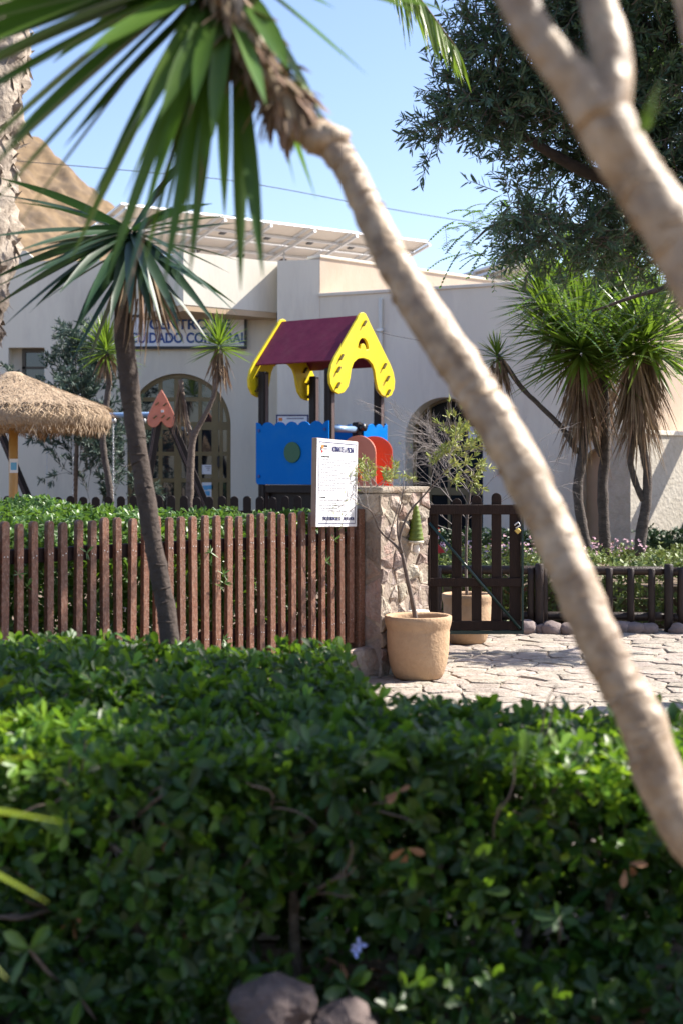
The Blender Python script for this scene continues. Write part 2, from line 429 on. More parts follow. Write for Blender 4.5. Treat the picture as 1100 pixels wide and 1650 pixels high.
# ------------------------------------------------------------------ shape tools
def voronoi(seeds, x0, x1, y0, y1, shrink):
    """polygons of the seeds' cells inside a rectangle, each shrunk by SHRINK"""
    out = []
    for i, (sx, sy) in enumerate(seeds):
        poly = [(x0, y0), (x1, y0), (x1, y1), (x0, y1)]
        cuts = sorted(((tx - sx) ** 2 + (ty - sy) ** 2, tx, ty) for j, (tx, ty) in enumerate(seeds) if j != i)[:14]
        planes = []
        for d2, tx, ty in cuts:
            d = math.sqrt(d2); nx, ny = (tx - sx) / d, (ty - sy) / d
            planes.append((nx, ny, d / 2 - shrink))
        planes += [(1, 0, x1 - sx - shrink), (-1, 0, sx - x0 - shrink), (0, 1, y1 - sy - shrink), (0, -1, sy - y0 - shrink)]
        for nx, ny, dd in planes:
            new = []
            for k in range(len(poly)):
                a, b = poly[k], poly[(k + 1) % len(poly)]
                da = (a[0] - sx) * nx + (a[1] - sy) * ny - dd
                db = (b[0] - sx) * nx + (b[1] - sy) * ny - dd
                if da <= 0: new.append(a)
                if (da < 0) != (db < 0) and abs(da - db) > 1e-9:
                    t = da / (da - db)
                    new.append((a[0] + (b[0] - a[0]) * t, a[1] + (b[1] - a[1]) * t))
            poly = new
            if len(poly) < 3: break
        # merge tiny edges
        q = []
        for p in poly:
            if not q or math.hypot(p[0] - q[-1][0], p[1] - q[-1][1]) > 0.008: q.append(p)
        if len(q) >= 3 and math.hypot(q[0][0] - q[-1][0], q[0][1] - q[-1][1]) < 0.008: q.pop()
        if len(q) >= 3: out.append(q)
    return out

def stone_piece(poly, M, depth, h, rough_=0.012, inset=0.78, mb=None, smooth_=True, edge=.45):
    """one stone: the cell POLY in M's xy plane, standing h proud, with a rounded and uneven front"""
    n = len(poly)
    cx = sum(p[0] for p in poly) / n; cy = sum(p[1] for p in poly) / n
    q = []
    for i in range(n):                       # chip the straight edges
        a, b = poly[i], poly[(i + 1) % n]
        l = math.hypot(b[0] - a[0], b[1] - a[1])
        q.append((a[0] + (cx - a[0]) * .06, a[1] + (cy - a[1]) * .06))
        if l > .05:
            t = random.uniform(.35, .65); k = random.uniform(-.02, .13)
            mx, my = a[0] + (b[0] - a[0]) * t, a[1] + (b[1] - a[1]) * t
            q.append((mx + (cx - mx) * k, my + (cy - my) * k))
    poly = q; n = len(poly)
    vs, fs = [], []
    o = random.uniform(0, 99)
    def nz(x, y): return noise.noise(Vector((x * 9 + o, y * 9, o))) * rough_
    for p in poly: vs.append((p[0], p[1], -depth))
    for p in poly: vs.append((p[0], p[1], h * edge + nz(*p) * 0.7))
    for p in poly:
        q = (cx + (p[0] - cx) * (0.93 + .035 * (edge > .5)), cy + (p[1] - cy) * (0.93 + .035 * (edge > .5)))
        vs.append((*q, h * 0.9 + nz(*q)))
    for p in poly:
        q = (cx + (p[0] - cx) * 0.55 + random.uniform(-.006, .006), cy + (p[1] - cy) * 0.55)
        vs.append((*q, h * 1.0 + nz(*q) * 1.6))
    vs.append((cx, cy, h * 1.02 + nz(cx, cy) * 2))
    for i in range(n):
        j = (i + 1) % n
        for k in range(3):
            fs.append((k * n + i, k * n + j, (k + 1) * n + j, (k + 1) * n + i))
        fs.append((3 * n + i, 3 * n + j, 4 * n))
    mb = mb or MB()
    return mb.add(vs, fs, smooth_, M)

def jitter_grid(x0, x1, y0, y1, dx, dy, j=0.35):
    out = []
    ny = max(1, round((y1 - y0) / dy)); nx = max(1, round((x1 - x0) / dx))
    for r in range(ny):
        for c in range(nx):
            out.append((x0 + (c + .5 + (0.5 if r % 2 else 0) * (nx > 2) * .8 - .2 + random.uniform(-j, j)) * (x1 - x0) / nx,
                        y0 + (r + .5 + random.uniform(-j, j)) * (y1 - y0) / ny))
    return [(min(max(x, x0 + .01), x1 - .01), min(max(y, y0 + .01), y1 - .01)) for x, y in out]

def blob_rock(c, r, squash=(1, 1, .7), sub=3, amp=.25):
    bm = bmesh.new(); bmesh.ops.create_icosphere(bm, subdivisions=sub, radius=1)
    o = Vector((random.uniform(0, 99), random.uniform(0, 99), 0))
    vs = []
    for v in bm.verts:
        k = 1 + amp * noise.noise(v.co * 1.3 + o) + amp * .4 * noise.noise(v.co * 3.5 + o)
        vs.append((c[0] + v.co.x * r * squash[0] * k, c[1] + v.co.y * r * squash[1] * k, c[2] + v.co.z * r * squash[2] * k))
    fs = [tuple(v.index for v in f.verts) for f in bm.faces]
    bm.free()
    return vs, fs

def text_mesh(txt, size, sx=1.0, bold=0.0):
    cu = bpy.data.curves.new('lettering', 'FONT')
    cu.body = txt; cu.size = size; cu.offset = bold; cu.align_x = 'CENTER'; cu.align_y = 'CENTER'; cu.extrude = 0.001
    ob = bpy.data.objects.new('lettering', cu); COL.objects.link(ob)
    dg = bpy.context.evaluated_depsgraph_get(); dg.update()
    me = bpy.data.meshes.new_from_object(ob.evaluated_get(dg))
    bpy.data.objects.remove(ob); bpy.data.curves.remove(cu)
    me.transform(Matrix.Diagonal((sx, 1, 1, 1)))
    return me

def blade(base, d, L, w, droop, nseg=7, fold=0.35, up=None, twist=0.0, base_w=0.55, tip=.45):
    """one sword leaf: a V-folded, tapering, drooping strip -> verts, faces"""
    d = Vector(d).normalized(); base = Vector(base)
    side = d.cross(Vector((0, 0, 1)))
    if side.length < .05: side = Vector((1, 0, 0))
    side.normalize()
    if twist: side = (Matrix.Rotation(twist, 3, d) @ side)
    vs, fs = [], []
    for i in range(nseg + 1):
        t = i / nseg
        p = base + d * (L * t) + Vector((0, 0, -droop * L * t * t))
        tang = (d * L + Vector((0, 0, -2 * droop * L * t))).normalized()
        nrm = side.cross(tang).normalized()
        ww = w * 0.5 * (base_w + (1 - base_w) * min(1, t / 0.3)) * (1 - max(0, (t - tip) / (1 - tip)) ** 1.6)
        ww = max(ww, 0.0008)
        vs += [p + side * ww, p - nrm * (ww * fold), p - side * ww]
    for i in range(nseg):
        a = 3 * i
        fs += [(a, a + 1, a + 4, a + 3), (a + 1, a + 2, a + 5, a + 4)]
    return vs, fs

def leaf_template(kind):
    if kind == 'obovate':   # hedge leaf, length 1 along x
        pts = [(0, 0), (.25, .10), (.6, .20), (.85, .16), (1, 0)]
        V = [(0, 0, 0)] + [(x, y, .03 + .10 * y) for x, y in pts[1:4]] + [(1, 0, -.03)] + [(x, -y, .03 + .10 * y) for x, y in pts[1:4]] + [(.3, 0, 0.0), (.7, 0, .0)]
        F = [(0, 8, 1), (1, 8, 9, 2), (2, 9, 3), (3, 9, 4), (0, 5, 8), (5, 6, 9, 8), (6, 7, 9), (7, 4, 9)]
        T = []
        for f in F:
            T.append(f if len(f) == 3 else None)
        F3 = []
        for f in F:
            if len(f) == 3: F3.append(f)
            else: F3 += [(f[0], f[1], f[2]), (f[0], f[2], f[3])]
        return np.array(V), np.array(F3)
    if kind == 'lance':
        V = [(0, 0, 0), (.35, .10, .03), (.75, .075, .02), (1, 0, -.02), (.75, -.075, .02), (.35, -.10, .03), (.5, 0, -.01)]
        F = [(0, 6, 1), (1, 6, 2), (2, 6, 3), (3, 6, 4), (4, 6, 5), (5, 6, 0)]
        return np.array(V), np.array(F)
    if kind == 'needle':
        V = [(0, 0, 0), (.5, .045, .01), (1, 0, 0), (.5, -.045, .01)]
        return np.array(V), np.array([(0, 1, 2), (0, 2, 3)])
    if kind == 'oval':
        V = [(0, 0, 0), (.3, .2, .02), (.7, .2, .02), (1, 0, 0), (.7, -.2, .02), (.3, -.2, .02)]
        return np.array(V), np.array([(0, 1, 2), (0, 2, 3), (0, 3, 4), (0, 4, 5)])

def orient(d, n):
    """rotation matrices (k,3,3) with x along d and z near n"""
    d = d / np.maximum(np.linalg.norm(d, axis=1, keepdims=True), 1e-9)
    y = np.cross(n, d); ln = np.linalg.norm(y, axis=1, keepdims=True)
    bad = ln[:, 0] < 1e-3
    y[bad] = np.cross(d[bad], np.array([0.3, 0.8, 0.5])); ln = np.linalg.norm(y, axis=1, keepdims=True)
    y = y / ln
    z = np.cross(d, y)
    return np.stack([d, y, z], axis=2)

def leaves_arrays(pos, d, n, size, kind):
    V, F = leaf_template(kind)
    R = orient(np.asarray(d, float), np.asarray(n, float))
    A = np.einsum('kij,vj->kvi', R, V) * np.asarray(size)[:, None, None] + np.asarray(pos)[:, None, :]
    k = len(pos)
    FF = (F[None] + (np.arange(k) * len(V))[:, None, None]).reshape(-1, 3)
    return A.reshape(-1, 3), FF

def leaves_mesh(name, pos, d, n, size, kind):
    V, F = leaves_arrays(pos, d, n, size, kind)
    return np_mesh(name, V, F)

def rnd_unit(k):
    v = rng.normal(size=(k, 3)); return v / np.linalg.norm(v, axis=1, keepdims=True)

def rosettes(centers, axes, per, size, spread=0.9):
    """whorls of leaves round shoot tips: returns pos, dir, normal, size arrays"""
    centers = np.asarray(centers); axes = np.asarray(axes)
    k = len(centers)
    ax = np.repeat(axes, per, 0); c = np.repeat(centers, per, 0)
    r = rnd_unit(k * per)
    r -= ax * np.sum(r * ax, 1, keepdims=True)
    r /= np.linalg.norm(r, axis=1, keepdims=True)
    lift = rng.uniform(-.15, .9, (k * per, 1))
    d = r * spread + ax * lift
    n = ax + rng.normal(0, .25, (k * per, 3))
    s = size * rng.uniform(.6, 1.15, k * per)
    return c, d, n, s

# ================================================================== SETTING
def grid_sheet(name, x0, x1, y0, y1, nx, ny, zf, mat, kind='structure'):
    xs = np.linspace(x0, x1, nx); ys = np.linspace(y0, y1, ny)
    V = [(x, y, zf(x, y)) for y in ys for x in xs]
    F = [(j * nx + i, j * nx + i + 1, (j + 1) * nx + i + 1, (j + 1) * nx + i) for j in range(ny - 1) for i in range(nx - 1)]
    o = link(name, np_mesh(name, V, F, True), mat)
    o['kind'] = kind
    return o

grid_sheet('ground', -700, 700, -200, 900, 30, 30, lambda x, y: -0.06, M_sand)
grid_sheet('garden_soil', -7, 6, -2, 8.2, 140, 120, lambda x, y: -0.02 + .03 * noise.noise(Vector((x * 1.7, y * 1.7, 0))) + .012 * noise.noise(Vector((x * 9, y * 9, 3))), M_soil)

# fence line: from the pillar corner to the left and towards the camera
T2 = Vector((.6247, .7809, 0)); N2 = Vector((.7809, -.6247, 0)); UP = Vector((0, 0, 1))
C0 = Vector((.31, 11.2, 0))                # pillar corner nearest to the camera
FE = Vector((.154, 11.33, 0))              # right end of the fence

# playground ground behind the fence (raised)
def side_of_fence(x, y):
    return (x - FE.x) * N2.x + (y - FE.y) * N2.y
mb = MB()
a = FE - T2 * 9 - N2 * .05; b = FE + T2 * .2 - N2 * .05
poly = [(a.x, a.y), (b.x, b.y), (.9, 14.9), (9, 14.9), (12, 30), (-16, 30), (-16, a.y)]
mb.shape(poly, [], Matrix.Identity(4), -.05, .30)
o = mb.build('playground_ground', M_soil); o['kind'] = 'structure'

# stone pavement
pav = link('pavement', np_mesh('pavement', [(-3.0, 4.9, -.003), (9, 4.9, -.003), (9, 14.75, -.003), (-3.0, 14.75, -.003)], [(0, 1, 2, 3)]), M_joint)
pav['kind'] = 'structure'
PX0, PX1, PY0, PY1 = -2.4, 7.2, 5.4, 14.72
cells = voronoi(jitter_grid(PX0, PX1, PY0, PY1, .30, .215, .42), PX0, PX1, PY0, PY1, .0035)
near, far_ = [], MB()
for q in cells:
    cx = sum(p[0] for p in q) / len(q); cy = sum(p[1] for p in q) / len(q)
    if side_of_fence(cx, cy) < .05 and cy < 12.2: continue
    px = CX + cx / cy * FPX; py = HY + EYE / cy * FPX
    vis = 585 < px < 1120 and py < 1175
    near.append((0 if vis else 1, py < 1000, -py, q))
near.sort(key=lambda t: t[:3])
for k, (_, _, _, q) in enumerate(near):
    if k < 290:
        m = stone_piece(q, Matrix.Translation((0, 0, random.uniform(-.005, .005))), .02, .012, .010, edge=.8)
        m.build('paving_stone', M_stone2, pav)
    else:
        stone_piece(q, Matrix.Identity(4), .02, .012, .010, mb=far_, edge=.8)
if far_.v:
    o = far_.build('paving', M_stone2, pav); o['kind'] = 'stuff'

# hillside behind the building
def hillz(x, y):
    d = (y - 90) / 60
    ridge = np.interp(x, [-90, -45, -33, -30, -27, -23.5, -17, -12, -4, 10, 80], [52, 42, 36.5, 34.8, 32.2, 28.6, 23, 17, 9, 3, 0])
    f = min(1, max(0, d * 2))
    return -1 + (ridge + 1) * min(1, max(0, d)) ** .9 + f * (2.0 * noise.noise(Vector((x * .12, y * .12, 1))) + 1.5 * abs(noise.noise(Vector((x * .3, y * .3, 4)))) + .7 * noise.noise(Vector((x * .8, y * .8, 9))))
grid_sheet('hillside', -90, 40, 88, 200, 300, 240, hillz, M_hill)

# ================================================================== BUILDING
YA = 25.0
bld = thing('community_building', 'white plastered low building with arched doorways and canopy behind playground', 'building', (-1, 25, .3))
def XA(px, Y=YA): return (px - CX) / FPX * Y
def ZA(py, Y=YA): return EYE + (HY - py) / FPX * Y
def arch_loop(c, hw, z0, zs, n=28, rx=None):
    """an arched opening: centre c, half width hw, floor z0, springing zs"""
    pts = [(c - hw, z0), (c + hw, z0)]
    for i in range(n + 1):
        th = PI * i / n
        pts.append((c + hw * math.cos(th), zs + hw * math.sin(th)))
    return pts
def plane_frame(o2, d2):
    d = Vector((d2[0], d2[1], 0)).normalized()
    n = Vector((d.y, -d.x, 0))
    return frame(Vector((o2[0], o2[1], 0)), d, UP, n)
MA = plane_frame((0, YA), (1, 0))
dc, dhw, dz0, dzs = (XA(205) + XA(372)) / 2, (XA(372) - XA(205)) / 2, .3, 2.47
win = [(XA(14), ZA(672)), (XA(72), ZA(672)), (XA(72), ZA(560)), (XA(14), ZA(560))]
ztop = 5.36
mb = MB()
mb.shape([(-11, .28), (XA(447) + .04, .28), (XA(447) + .04, ztop), (XA(60), ztop), (XA(42), ztop + .18), (-11, ztop + .22)], [arch_loop(dc, dhw, .31, dzs), win], MA, -.32, 0)
mb.build('front_wall', M_plaster, bld)
# block and long wall to the right
YB = 24.3
MBk = plane_frame((XA(447, YB), YB), (1, 0))
wB = XA(515, YB) - XA(447, YB)
MB().shape([(0, .28), (wB, .28), (wB, ZA(418, YB)), (0, ZA(420, YB))], [], MBk, -1.2, 0).build('tower_block', M_plaster, bld)
o2 = Vector((XA(515, YB), YB, 0)); e2 = Vector((4.46, 22.0, 0))
dC = (e2 - o2).normalized(); LC = (e2 - o2).length
MC = plane_frame(o2, dC)
def uC(px):   # distance along the long wall of an image column
    k = (px - CX) / FPX
    return (k * o2.y - o2.x) / (dC.x - k * dC.y)
def yC(u): return o2.y + dC.y * u
ac, ahw = uC(714), (uC(776) - uC(651)) / 2
az_top = EYE + (HY - 640) / FPX * yC(ac)
nc, nhw = uC(972), (uC(1007) - uC(938)) / 2
nz_top = EYE + (HY - 719) / FPX * yC(nc)
mb = MB()
mb.shape([(0.004, .28), (LC, .28), (LC, 4.64), (0.004, 4.64)], [arch_loop(ac, ahw, .31, az_top - ahw), arch_loop(nc, nhw, .31, nz_top - nhw)], MC, -.42, 0)
mb.build('long_wall', M_plaster, bld)
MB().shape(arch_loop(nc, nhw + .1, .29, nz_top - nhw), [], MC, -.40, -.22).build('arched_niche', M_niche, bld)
# coping of the long wall and upper tier
MB().box((-.01, 4.64, -.45), (LC + .02, 4.70, .03), MC).build('wall_coping', M_plaster, bld, .008)
dU = (Vector((2.99, 27.4, 0)) - o2).normalized()
MU = plane_frame(o2 + Vector((.006, -.004, 0)), dU)
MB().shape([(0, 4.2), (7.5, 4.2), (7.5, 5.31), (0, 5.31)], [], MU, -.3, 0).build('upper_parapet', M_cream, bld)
MB().box((-.015, 5.31, -.32), (7.5, 5.36, .025), MU).build('parapet_coping', M_plaster, bld, .008)
# canopy over the door (angled)
zc0, zc1 = 4.42, 5.30
plan = [(XA(226, 24.99), 24.99), (XA(296, 23.55), 23.55), (XA(447, 24.75), 24.75), (XA(447, 24.99), 24.99)]
MB().shape(plan, [], Matrix.Identity(4), zc0, zc1).build('canopy', M_plaster, bld)
cx_, cy_ = sum(p[0] for p in plan) / 4, sum(p[1] for p in plan) / 4
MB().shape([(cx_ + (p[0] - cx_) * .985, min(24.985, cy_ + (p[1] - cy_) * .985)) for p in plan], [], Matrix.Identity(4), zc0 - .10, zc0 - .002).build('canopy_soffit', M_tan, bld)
# right hand low wall, upper wall, wing wall with an opening
o3 = Vector((4.26, 21.0, 0)); d3 = Vector((1, 1, 0)).normalized()
M3 = plane_frame(o3, d3)
MB().shape([(0, .2), (6, .2), (6, 2.20), (0, 2.20)], [], M3, -.5, 0).build('low_wall', M_rough, bld)
MB().box((-.02, 2.20, -.52), (6, 2.27, .03), M3).build('low_wall_coping', M_plaster, bld, .008)
oD = Vector((4.40, 22.03, 0))
MD = plane_frame(oD, Vector((1, .86, 0)))
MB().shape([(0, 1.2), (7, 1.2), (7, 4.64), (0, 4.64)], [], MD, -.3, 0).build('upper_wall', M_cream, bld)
u2 = 1.92
n3 = Vector((d3.y, -d3.x, 0))
MW = frame(o3 + d3 * u2, n3, UP, -d3)
MB().shape([(0.002, .2), (2.4, .2), (2.4, 3.15), (0.002, 3.15)], [[(.03, 1.43), (2.1, 1.43), (2.1, 2.85), (.03, 2.85)]], MW, -.25, 0).build('wing_wall', M_plaster, bld)
# volumes behind: roof slab and far walls
MB().shape([(-11, YA + .35), (XA(447) , YA + .35), (-.3, 25.6), (6.8, 31.9), (6.8, 36), (-11, 36)], [], Matrix.Identity(4), 4.3, 4.6).build('roof_slab', M_roof, bld)
MB().box((-11, 35.7, .28), (6.8, 36, 5.3)).box((-11, YA + .36, .28), (-10.7, 35.7, 5.3)).build('rear_wall', M_plaster, bld)
MB().shape([(-.36, 24.8), (4.4, 22.5), (9.5, 27), (6.6, 31.8)], [], Matrix.Identity(4), 4.2, 4.5).build('side_roof_slab', M_roof, bld)

MB().tube([MC @ Vector((1.15, .3, .05)), MC @ Vector((1.15, 4.55, .05))], .035, 10).build('downpipe', M_plaster, bld)
for z in (1.2, 2.6, 4.0):
    MB().box((1.10, z, 0), (1.20, z + .04, .09), MC).build('pipe_clip', M_alu, bld)
MB().tube([MA @ Vector((-5.0, 3.75, .012)), MA @ Vector((-3.75, 3.78, .012))], .009, 5).build('wall_wire', M_ink2, bld)
# arched glazed door
def arched_glazing(name, Mw, c, hw, z0, zs, cols, rows, fw, d, mat_f, mat_g, spanz=None, label=None):
    """frame bars as parts of the door, each pane a sub-part"""
    ring = MB().shape(arch_loop(c, hw - .004, z0, zs, 32), [arch_loop(c, hw - fw, z0 + fw, zs, 32)], Mw, d - .06, d + .02)
    door = ring.build(name, mat_f, bld, .004)
    def top_at(x):
        r = hw - fw * .5
        return zs + math.sqrt(max(0, r * r - (x - c) ** 2))
    for x, w in cols:
        MB().box((x - w / 2, z0 + fw * .9, d - .05), (x + w / 2, top_at(x) - .004, d + .012), Mw).build('mullion', mat_f, door)
    for z, w in rows:
        half = hw - fw * .6 if z <= zs else math.sqrt(max(0, (hw - fw * .6) ** 2 - (z - zs) ** 2))
        MB().box((c - half, z - w / 2, d - .045), (c + half, z + w / 2, d + .006), Mw).build('transom', mat_f, door)
    xs = [c - hw + fw] + sorted(x for x, _ in cols) + [c + hw - fw]
    zz = [z0 + fw] + sorted(z for z, _ in rows) + [zs + hw - fw]
    for i in range(len(xs) - 1):
        for j in range(len(zz) - 1):
            x0, x1 = xs[i], xs[i + 1]; za, zb = zz[j], zz[j + 1]
            pts = [(x0, za), (x1, za)]
            for k in range(7):
                x = x1 + (x0 - x1) * k / 6
                pts.append((x, max(za + .001, min(zb, top_at(x)))))
            if max(p[1] for p in pts) - za < .03: continue
            tilt = random.uniform(-.010, .010)
            mb = MB(); mb.shape(pts, [], Mw @ Matrix.Translation((0, 0, d - .02)), -.006, 0)
            mb.v = [(v[0], v[1] + tilt * (v[0] - Mw.translation.x), v[2]) for v in mb.v]
            mb.build('pane', mat_g, door)
    return door
Ms = lambda px: XA(px)
door = arched_glazing('arched_door', MA, dc, dhw, .31, dzs,
                      [(Ms(258), .07), (Ms(286), .13), (Ms(322), .06), (Ms(346), .12), (Ms(356), .06)],
                      [(ZA(643), .07), (ZA(686), .14), (ZA(731), .07), (ZA(774), .07)], .075, -.10, M_olive, M_glass)
MB().box((-.02, 0, 0), (.02, .18, .05), frame(Vector((Ms(352), YA + .07, ZA(752))), Vector((1, 0, 0)), UP, Vector((0, -1, 0)))).build('handle', M_black, door)
door2 = arched_glazing('arched_window', MC, ac, ahw, .31, az_top - ahw,
                       [(ac - ahw * .55, .045), (ac - ahw * .05, .045), (ac + ahw * .42, .05)],
                       [(az_top - .42, .05), (az_top - .85, .05), (az_top - 1.55, .12)], .05, -.34, M_olive, M_glassb)
# left window
mb = MB(); x0, x1, za, zb = XA(32), XA(72), ZA(672), ZA(560)
wf = MB().shape([(x0, za), (x1, za), (x1, zb), (x0, zb)], [[(x0 + .06, za + .06), (x1 - .02, za + .06), (x1 - .02, zb - .07), (x0 + .06, zb - .07)]], MA, -.26, -.19).build('window_frame', M_olive_d, bld)
MB().box((x0 + .05, za + .05, -.235), (x1 - .015, zb - .06, -.225), MA).build('pane', M_glass, wf)
MB().box((x0, zb - .36, -.215), (x1 - .02, zb - .32, -.19), MA).build('glazing_bar', M_olive_d, wf)
MB().box((XA(14), za, -.31), (x0 - .002, zb, -.28), MA).build('window_back_panel', M_plaster, bld)

# sign over the door
sg = thing('wall_sign', 'white wall sign with blue capital letters above the arched door', 'sign', (XA(306), YA - .06, ZA(560)))
sx0, sx1, sz0, sz1 = XA(209, 24.9), XA(398, 24.9), ZA(562, 24.9), ZA(507, 24.9)
MS = plane_frame((0, 24.93), (1, 0))
MB().box((sx0 + .03, sz0 + .03, -.02), (sx1 - .03, sz1 - .03, .005), MS).build('board', M_signw, sg)
MB().shape([(sx0, sz0), (sx1, sz0), (sx1, sz1), (sx0, sz1)], [[(sx0 + .045, sz0 + .045), (sx1 - .045, sz0 + .045), (sx1 - .045, sz1 - .045), (sx0 + .045, sz1 - .045)]], MS, -.02, .03).build('sign_frame', M_black, sg)
me = text_mesh('CENTRO DE', .245, 1.05, .008)
link('lettering', me, M_navy, sg, frame(Vector((XA(306, 24.9), 24.922, ZA(523, 24.9))), Vector((1, 0, 0)), UP, Vector((0, -1, 0))))
me = text_mesh('CUIDADO CORPORAL', .245, .82, .008)
link('lettering', me, M_navy, sg, frame(Vector((XA(303, 24.9), 24.922, ZA(545, 24.9))), Vector((1, 0, 0)), UP, Vector((0, -1, 0))))

def flat_notice(label, x0, x1, z0, z1, y, mat, cat='notice', extra=None):
    t = thing('paper_notice', label, cat, ((x0 + x1) / 2, y, z0))
    MB().box((x0, y - .004, z0), (x1, y, z1)).build('sheet', mat, t)
    if extra: extra(t)
    return t
def lines_(t):
    x0, x1 = XA(330), XA(339)
    for i in range(3):
        zz = ZA(752 + i * 3)
        MB().box((x0 + .02 * i, YA + .088, zz), (x1 - .01 * i, YA + .0955, zz + .012)).build('print_line', M_grey, t)
flat_notice('white paper notice taped on the arched door pane', XA(325), XA(344), ZA(764), ZA(749), YA + .10, M_paper, extra=lines_)
def blobs_(t):
    for px, py, r in ((330, 786, .05), (339, 785, .045), (333, 795, .05)):
        MB().box((XA(px) - r, YA + .088, ZA(py) - r * .8), (XA(px) + r, YA + .0955, ZA(py) + r * .8)).build('print_patch', M_bluep, t)
flat_notice('pale blue printed notice low on the arched door, under the white one', XA(325), XA(344), ZA(806), ZA(777), YA + .10, M_paper, extra=blobs_)
t = thing('paper_notice', 'blank white notice on dark glazing of the right arched window', 'notice', MC @ Vector((uC(755), 1.8, -.31)))
MB().box((uC(743), EYE + (HY - 708) / FPX * 23.5, -.318), (uC(764), EYE + (HY - 687) / FPX * 23.5, -.312), MC).build('sheet', M_paper, t)
# framed notice behind the playhouse
t = thing('framed_notice', 'white framed notice on the wall behind the playhouse', 'notice', (XA(472, 24.2), 24.27, ZA(690, 24.2)))
MB().box((XA(446, 24.2), 24.262, ZA(696, 24.2)), (XA(496, 24.2), 24.29, ZA(669, 24.2))).build('sheet', M_paper, t)
xa, xb, za, zb = XA(445, 24.2), XA(497, 24.2), ZA(697, 24.2), ZA(668, 24.2)
MB().shape([(xa, za), (xb, za), (xb, zb), (xa, zb)], [[(xa + .02, za + .02), (xb - .02, za + .02), (xb - .02, zb - .02), (xa + .02, zb - .02)]], plane_frame((0, 24.262), (1, 0)), -.02, .012).build('frame', M_ink, t)
MB().box((XA(449, 24.2), 24.256, ZA(678, 24.2)), (XA(455, 24.2), 24.262, ZA(673, 24.2))).build('emblem', M_orange_p, t)
MB().box((XA(462, 24.2), 24.256, ZA(675, 24.2)), (XA(490, 24.2), 24.262, ZA(673, 24.2))).build('heading', M_grey, t)

# solar panels on the roof
def solar(label, a, b, wdir, w, drop, n, rows=2):
    t = thing('solar_array', label, 'solar panel', (a + b) / 2 - Vector((0, 0, 1.4)))
    u = (b - a); L = u.length; u = u / L
    v = Vector((wdir[0] * w, wdir[1] * w, -drop)); vl = v.length; v = v / vl
    nn = u.cross(v).normalized()
    if nn.z < 0: nn = -nn
    M = frame(a, u, v, nn)
    for i in range(n):
        for r in range(rows):
            x0, x1 = L * i / n + .012, L * (i + 1) / n - .012
            y0, y1 = vl * r / rows + .012, vl * (r + 1) / rows - .012
            p = MB().box((x0 + .03, y0 + .03, -.012), (x1 - .03, y1 - .03, -.004), M).build('panel_backsheet', M_panelb, t)
            MB().box((x0 + .03, y0 + .03, -.003), (x1 - .03, y1 - .03, .004), M).build('cell_face', M_cell, p)
            MB().shape([(x0, y0), (x1, y0), (x1, y1), (x0, y1)], [[(x0 + .035, y0 + .035), (x1 - .035, y0 + .035), (x1 - .035, y1 - .035), (x0 + .035, y1 - .035)]], M, -.035, .006).build('panel_frame', M_alu, p)
            MB().box(((x0 + x1) / 2 - .06, y1 - .26, -.035), ((x0 + x1) / 2 + .06, y1 - .16, -.013), M).build('junction_box', M_black, p)
    for y in (vl * .28, vl * .72):
        MB().box((0, y - .02, -.08), (L, y + .02, -.04), M).build('rail', M_alu, t)
    for i in range(n + 1):
        x = min(L - .05, max(.05, L * i / n + .1))
        MB().box((x - .025, -.02, -.13), (x + .025, vl, -.082), M).build('beam', M_alu, t)
        p1 = M @ Vector((x, vl * .55, -.1))
        MB().tube([p1, Vector((p1.x, p1.y, 4.6))], .02, 6).build('strut', M_alu, t)
    return t
solar('long tilted row of solar panels on the roof seen from below', P(195, 326, 25.4), P(692, 388, 30), (-.654, .757), 1.75, .50, 7)
solar('single small solar panel on the roof next to the dark tree', P(846, 409, 27), P(905, 425, 27.6), (-.9, .5), 1.5, .34, 2, 1)

# ================================================================== FRONT FENCE
fence = thing('picket_fence', 'brown picket fence with rounded tops on a low stone base', 'fence', FE - T2 * 3)
FB, FT = .27, 1.31
def picket_mesh(w, h, th, name, r=None):
    pts = [(-w / 2, 0), (w / 2, 0), (w / 2, h - w * .45)]
    for i in range(1, 8):
        an = PI * i / 8
        pts.append((w / 2 * math.cos(an), h - w * .45 + w * .45 * math.sin(an)))
    pts.append((-w / 2, h - w * .45))
    mb = MB().shape(pts, [], Matrix.Identity(4), -th / 2, th / 2)
    return mb.mesh(name, .003)
pks_ = []
nail_me = MB().shape([(.004 * math.cos(2 * PI * i / 6), .004 * math.sin(2 * PI * i / 6)) for i in range(6)], [], Matrix.Identity(4), 0, .002).mesh('nail'); nail_me.materials.append(M_alu)
for v in range(5):
    m = picket_mesh(.053 + .003 * (v - 2) * .6, FT - FB + (-.008, .006, 0, -.004, .009)[v], .034, 'picket')
    m.materials.append(M_picket); pks_.append(m)
sp = .1162
for i in range(44):
    d = .155 + i * sp
    c = FE - T2 * d + N2 * (.015)
    M = frame(Vector((c.x, c.y, FB + random.uniform(-.008, .008))), T2, UP, N2) @ Matrix.Rotation(random.uniform(-.012, .012), 4, 'Z') @ Matrix.Rotation(random.uniform(-.05, .05), 4, 'Y')
    pk_o = link('picket', random.choice(pks_), None, fence, M)
    for zz in (.45, 1.10):
        for dx in (-.012, .012):
            link('nail', nail_me, None, pk_o, M @ Matrix.Translation((dx, zz - FB + random.uniform(-.01, .01), .018)))
for z in (.45, 1.10):
    MB().box((-5.3, z - .045, -.055), (-.03, z + .045, -.005), frame(FE, T2, UP, N2)).build('rail', M_darkwood, fence, .004)
MB().box((-.035, .02, -.045), (.035, 1.33, .05), frame(FE - T2 * .045, T2, UP, N2)).build('post', M_picket, fence, .006)
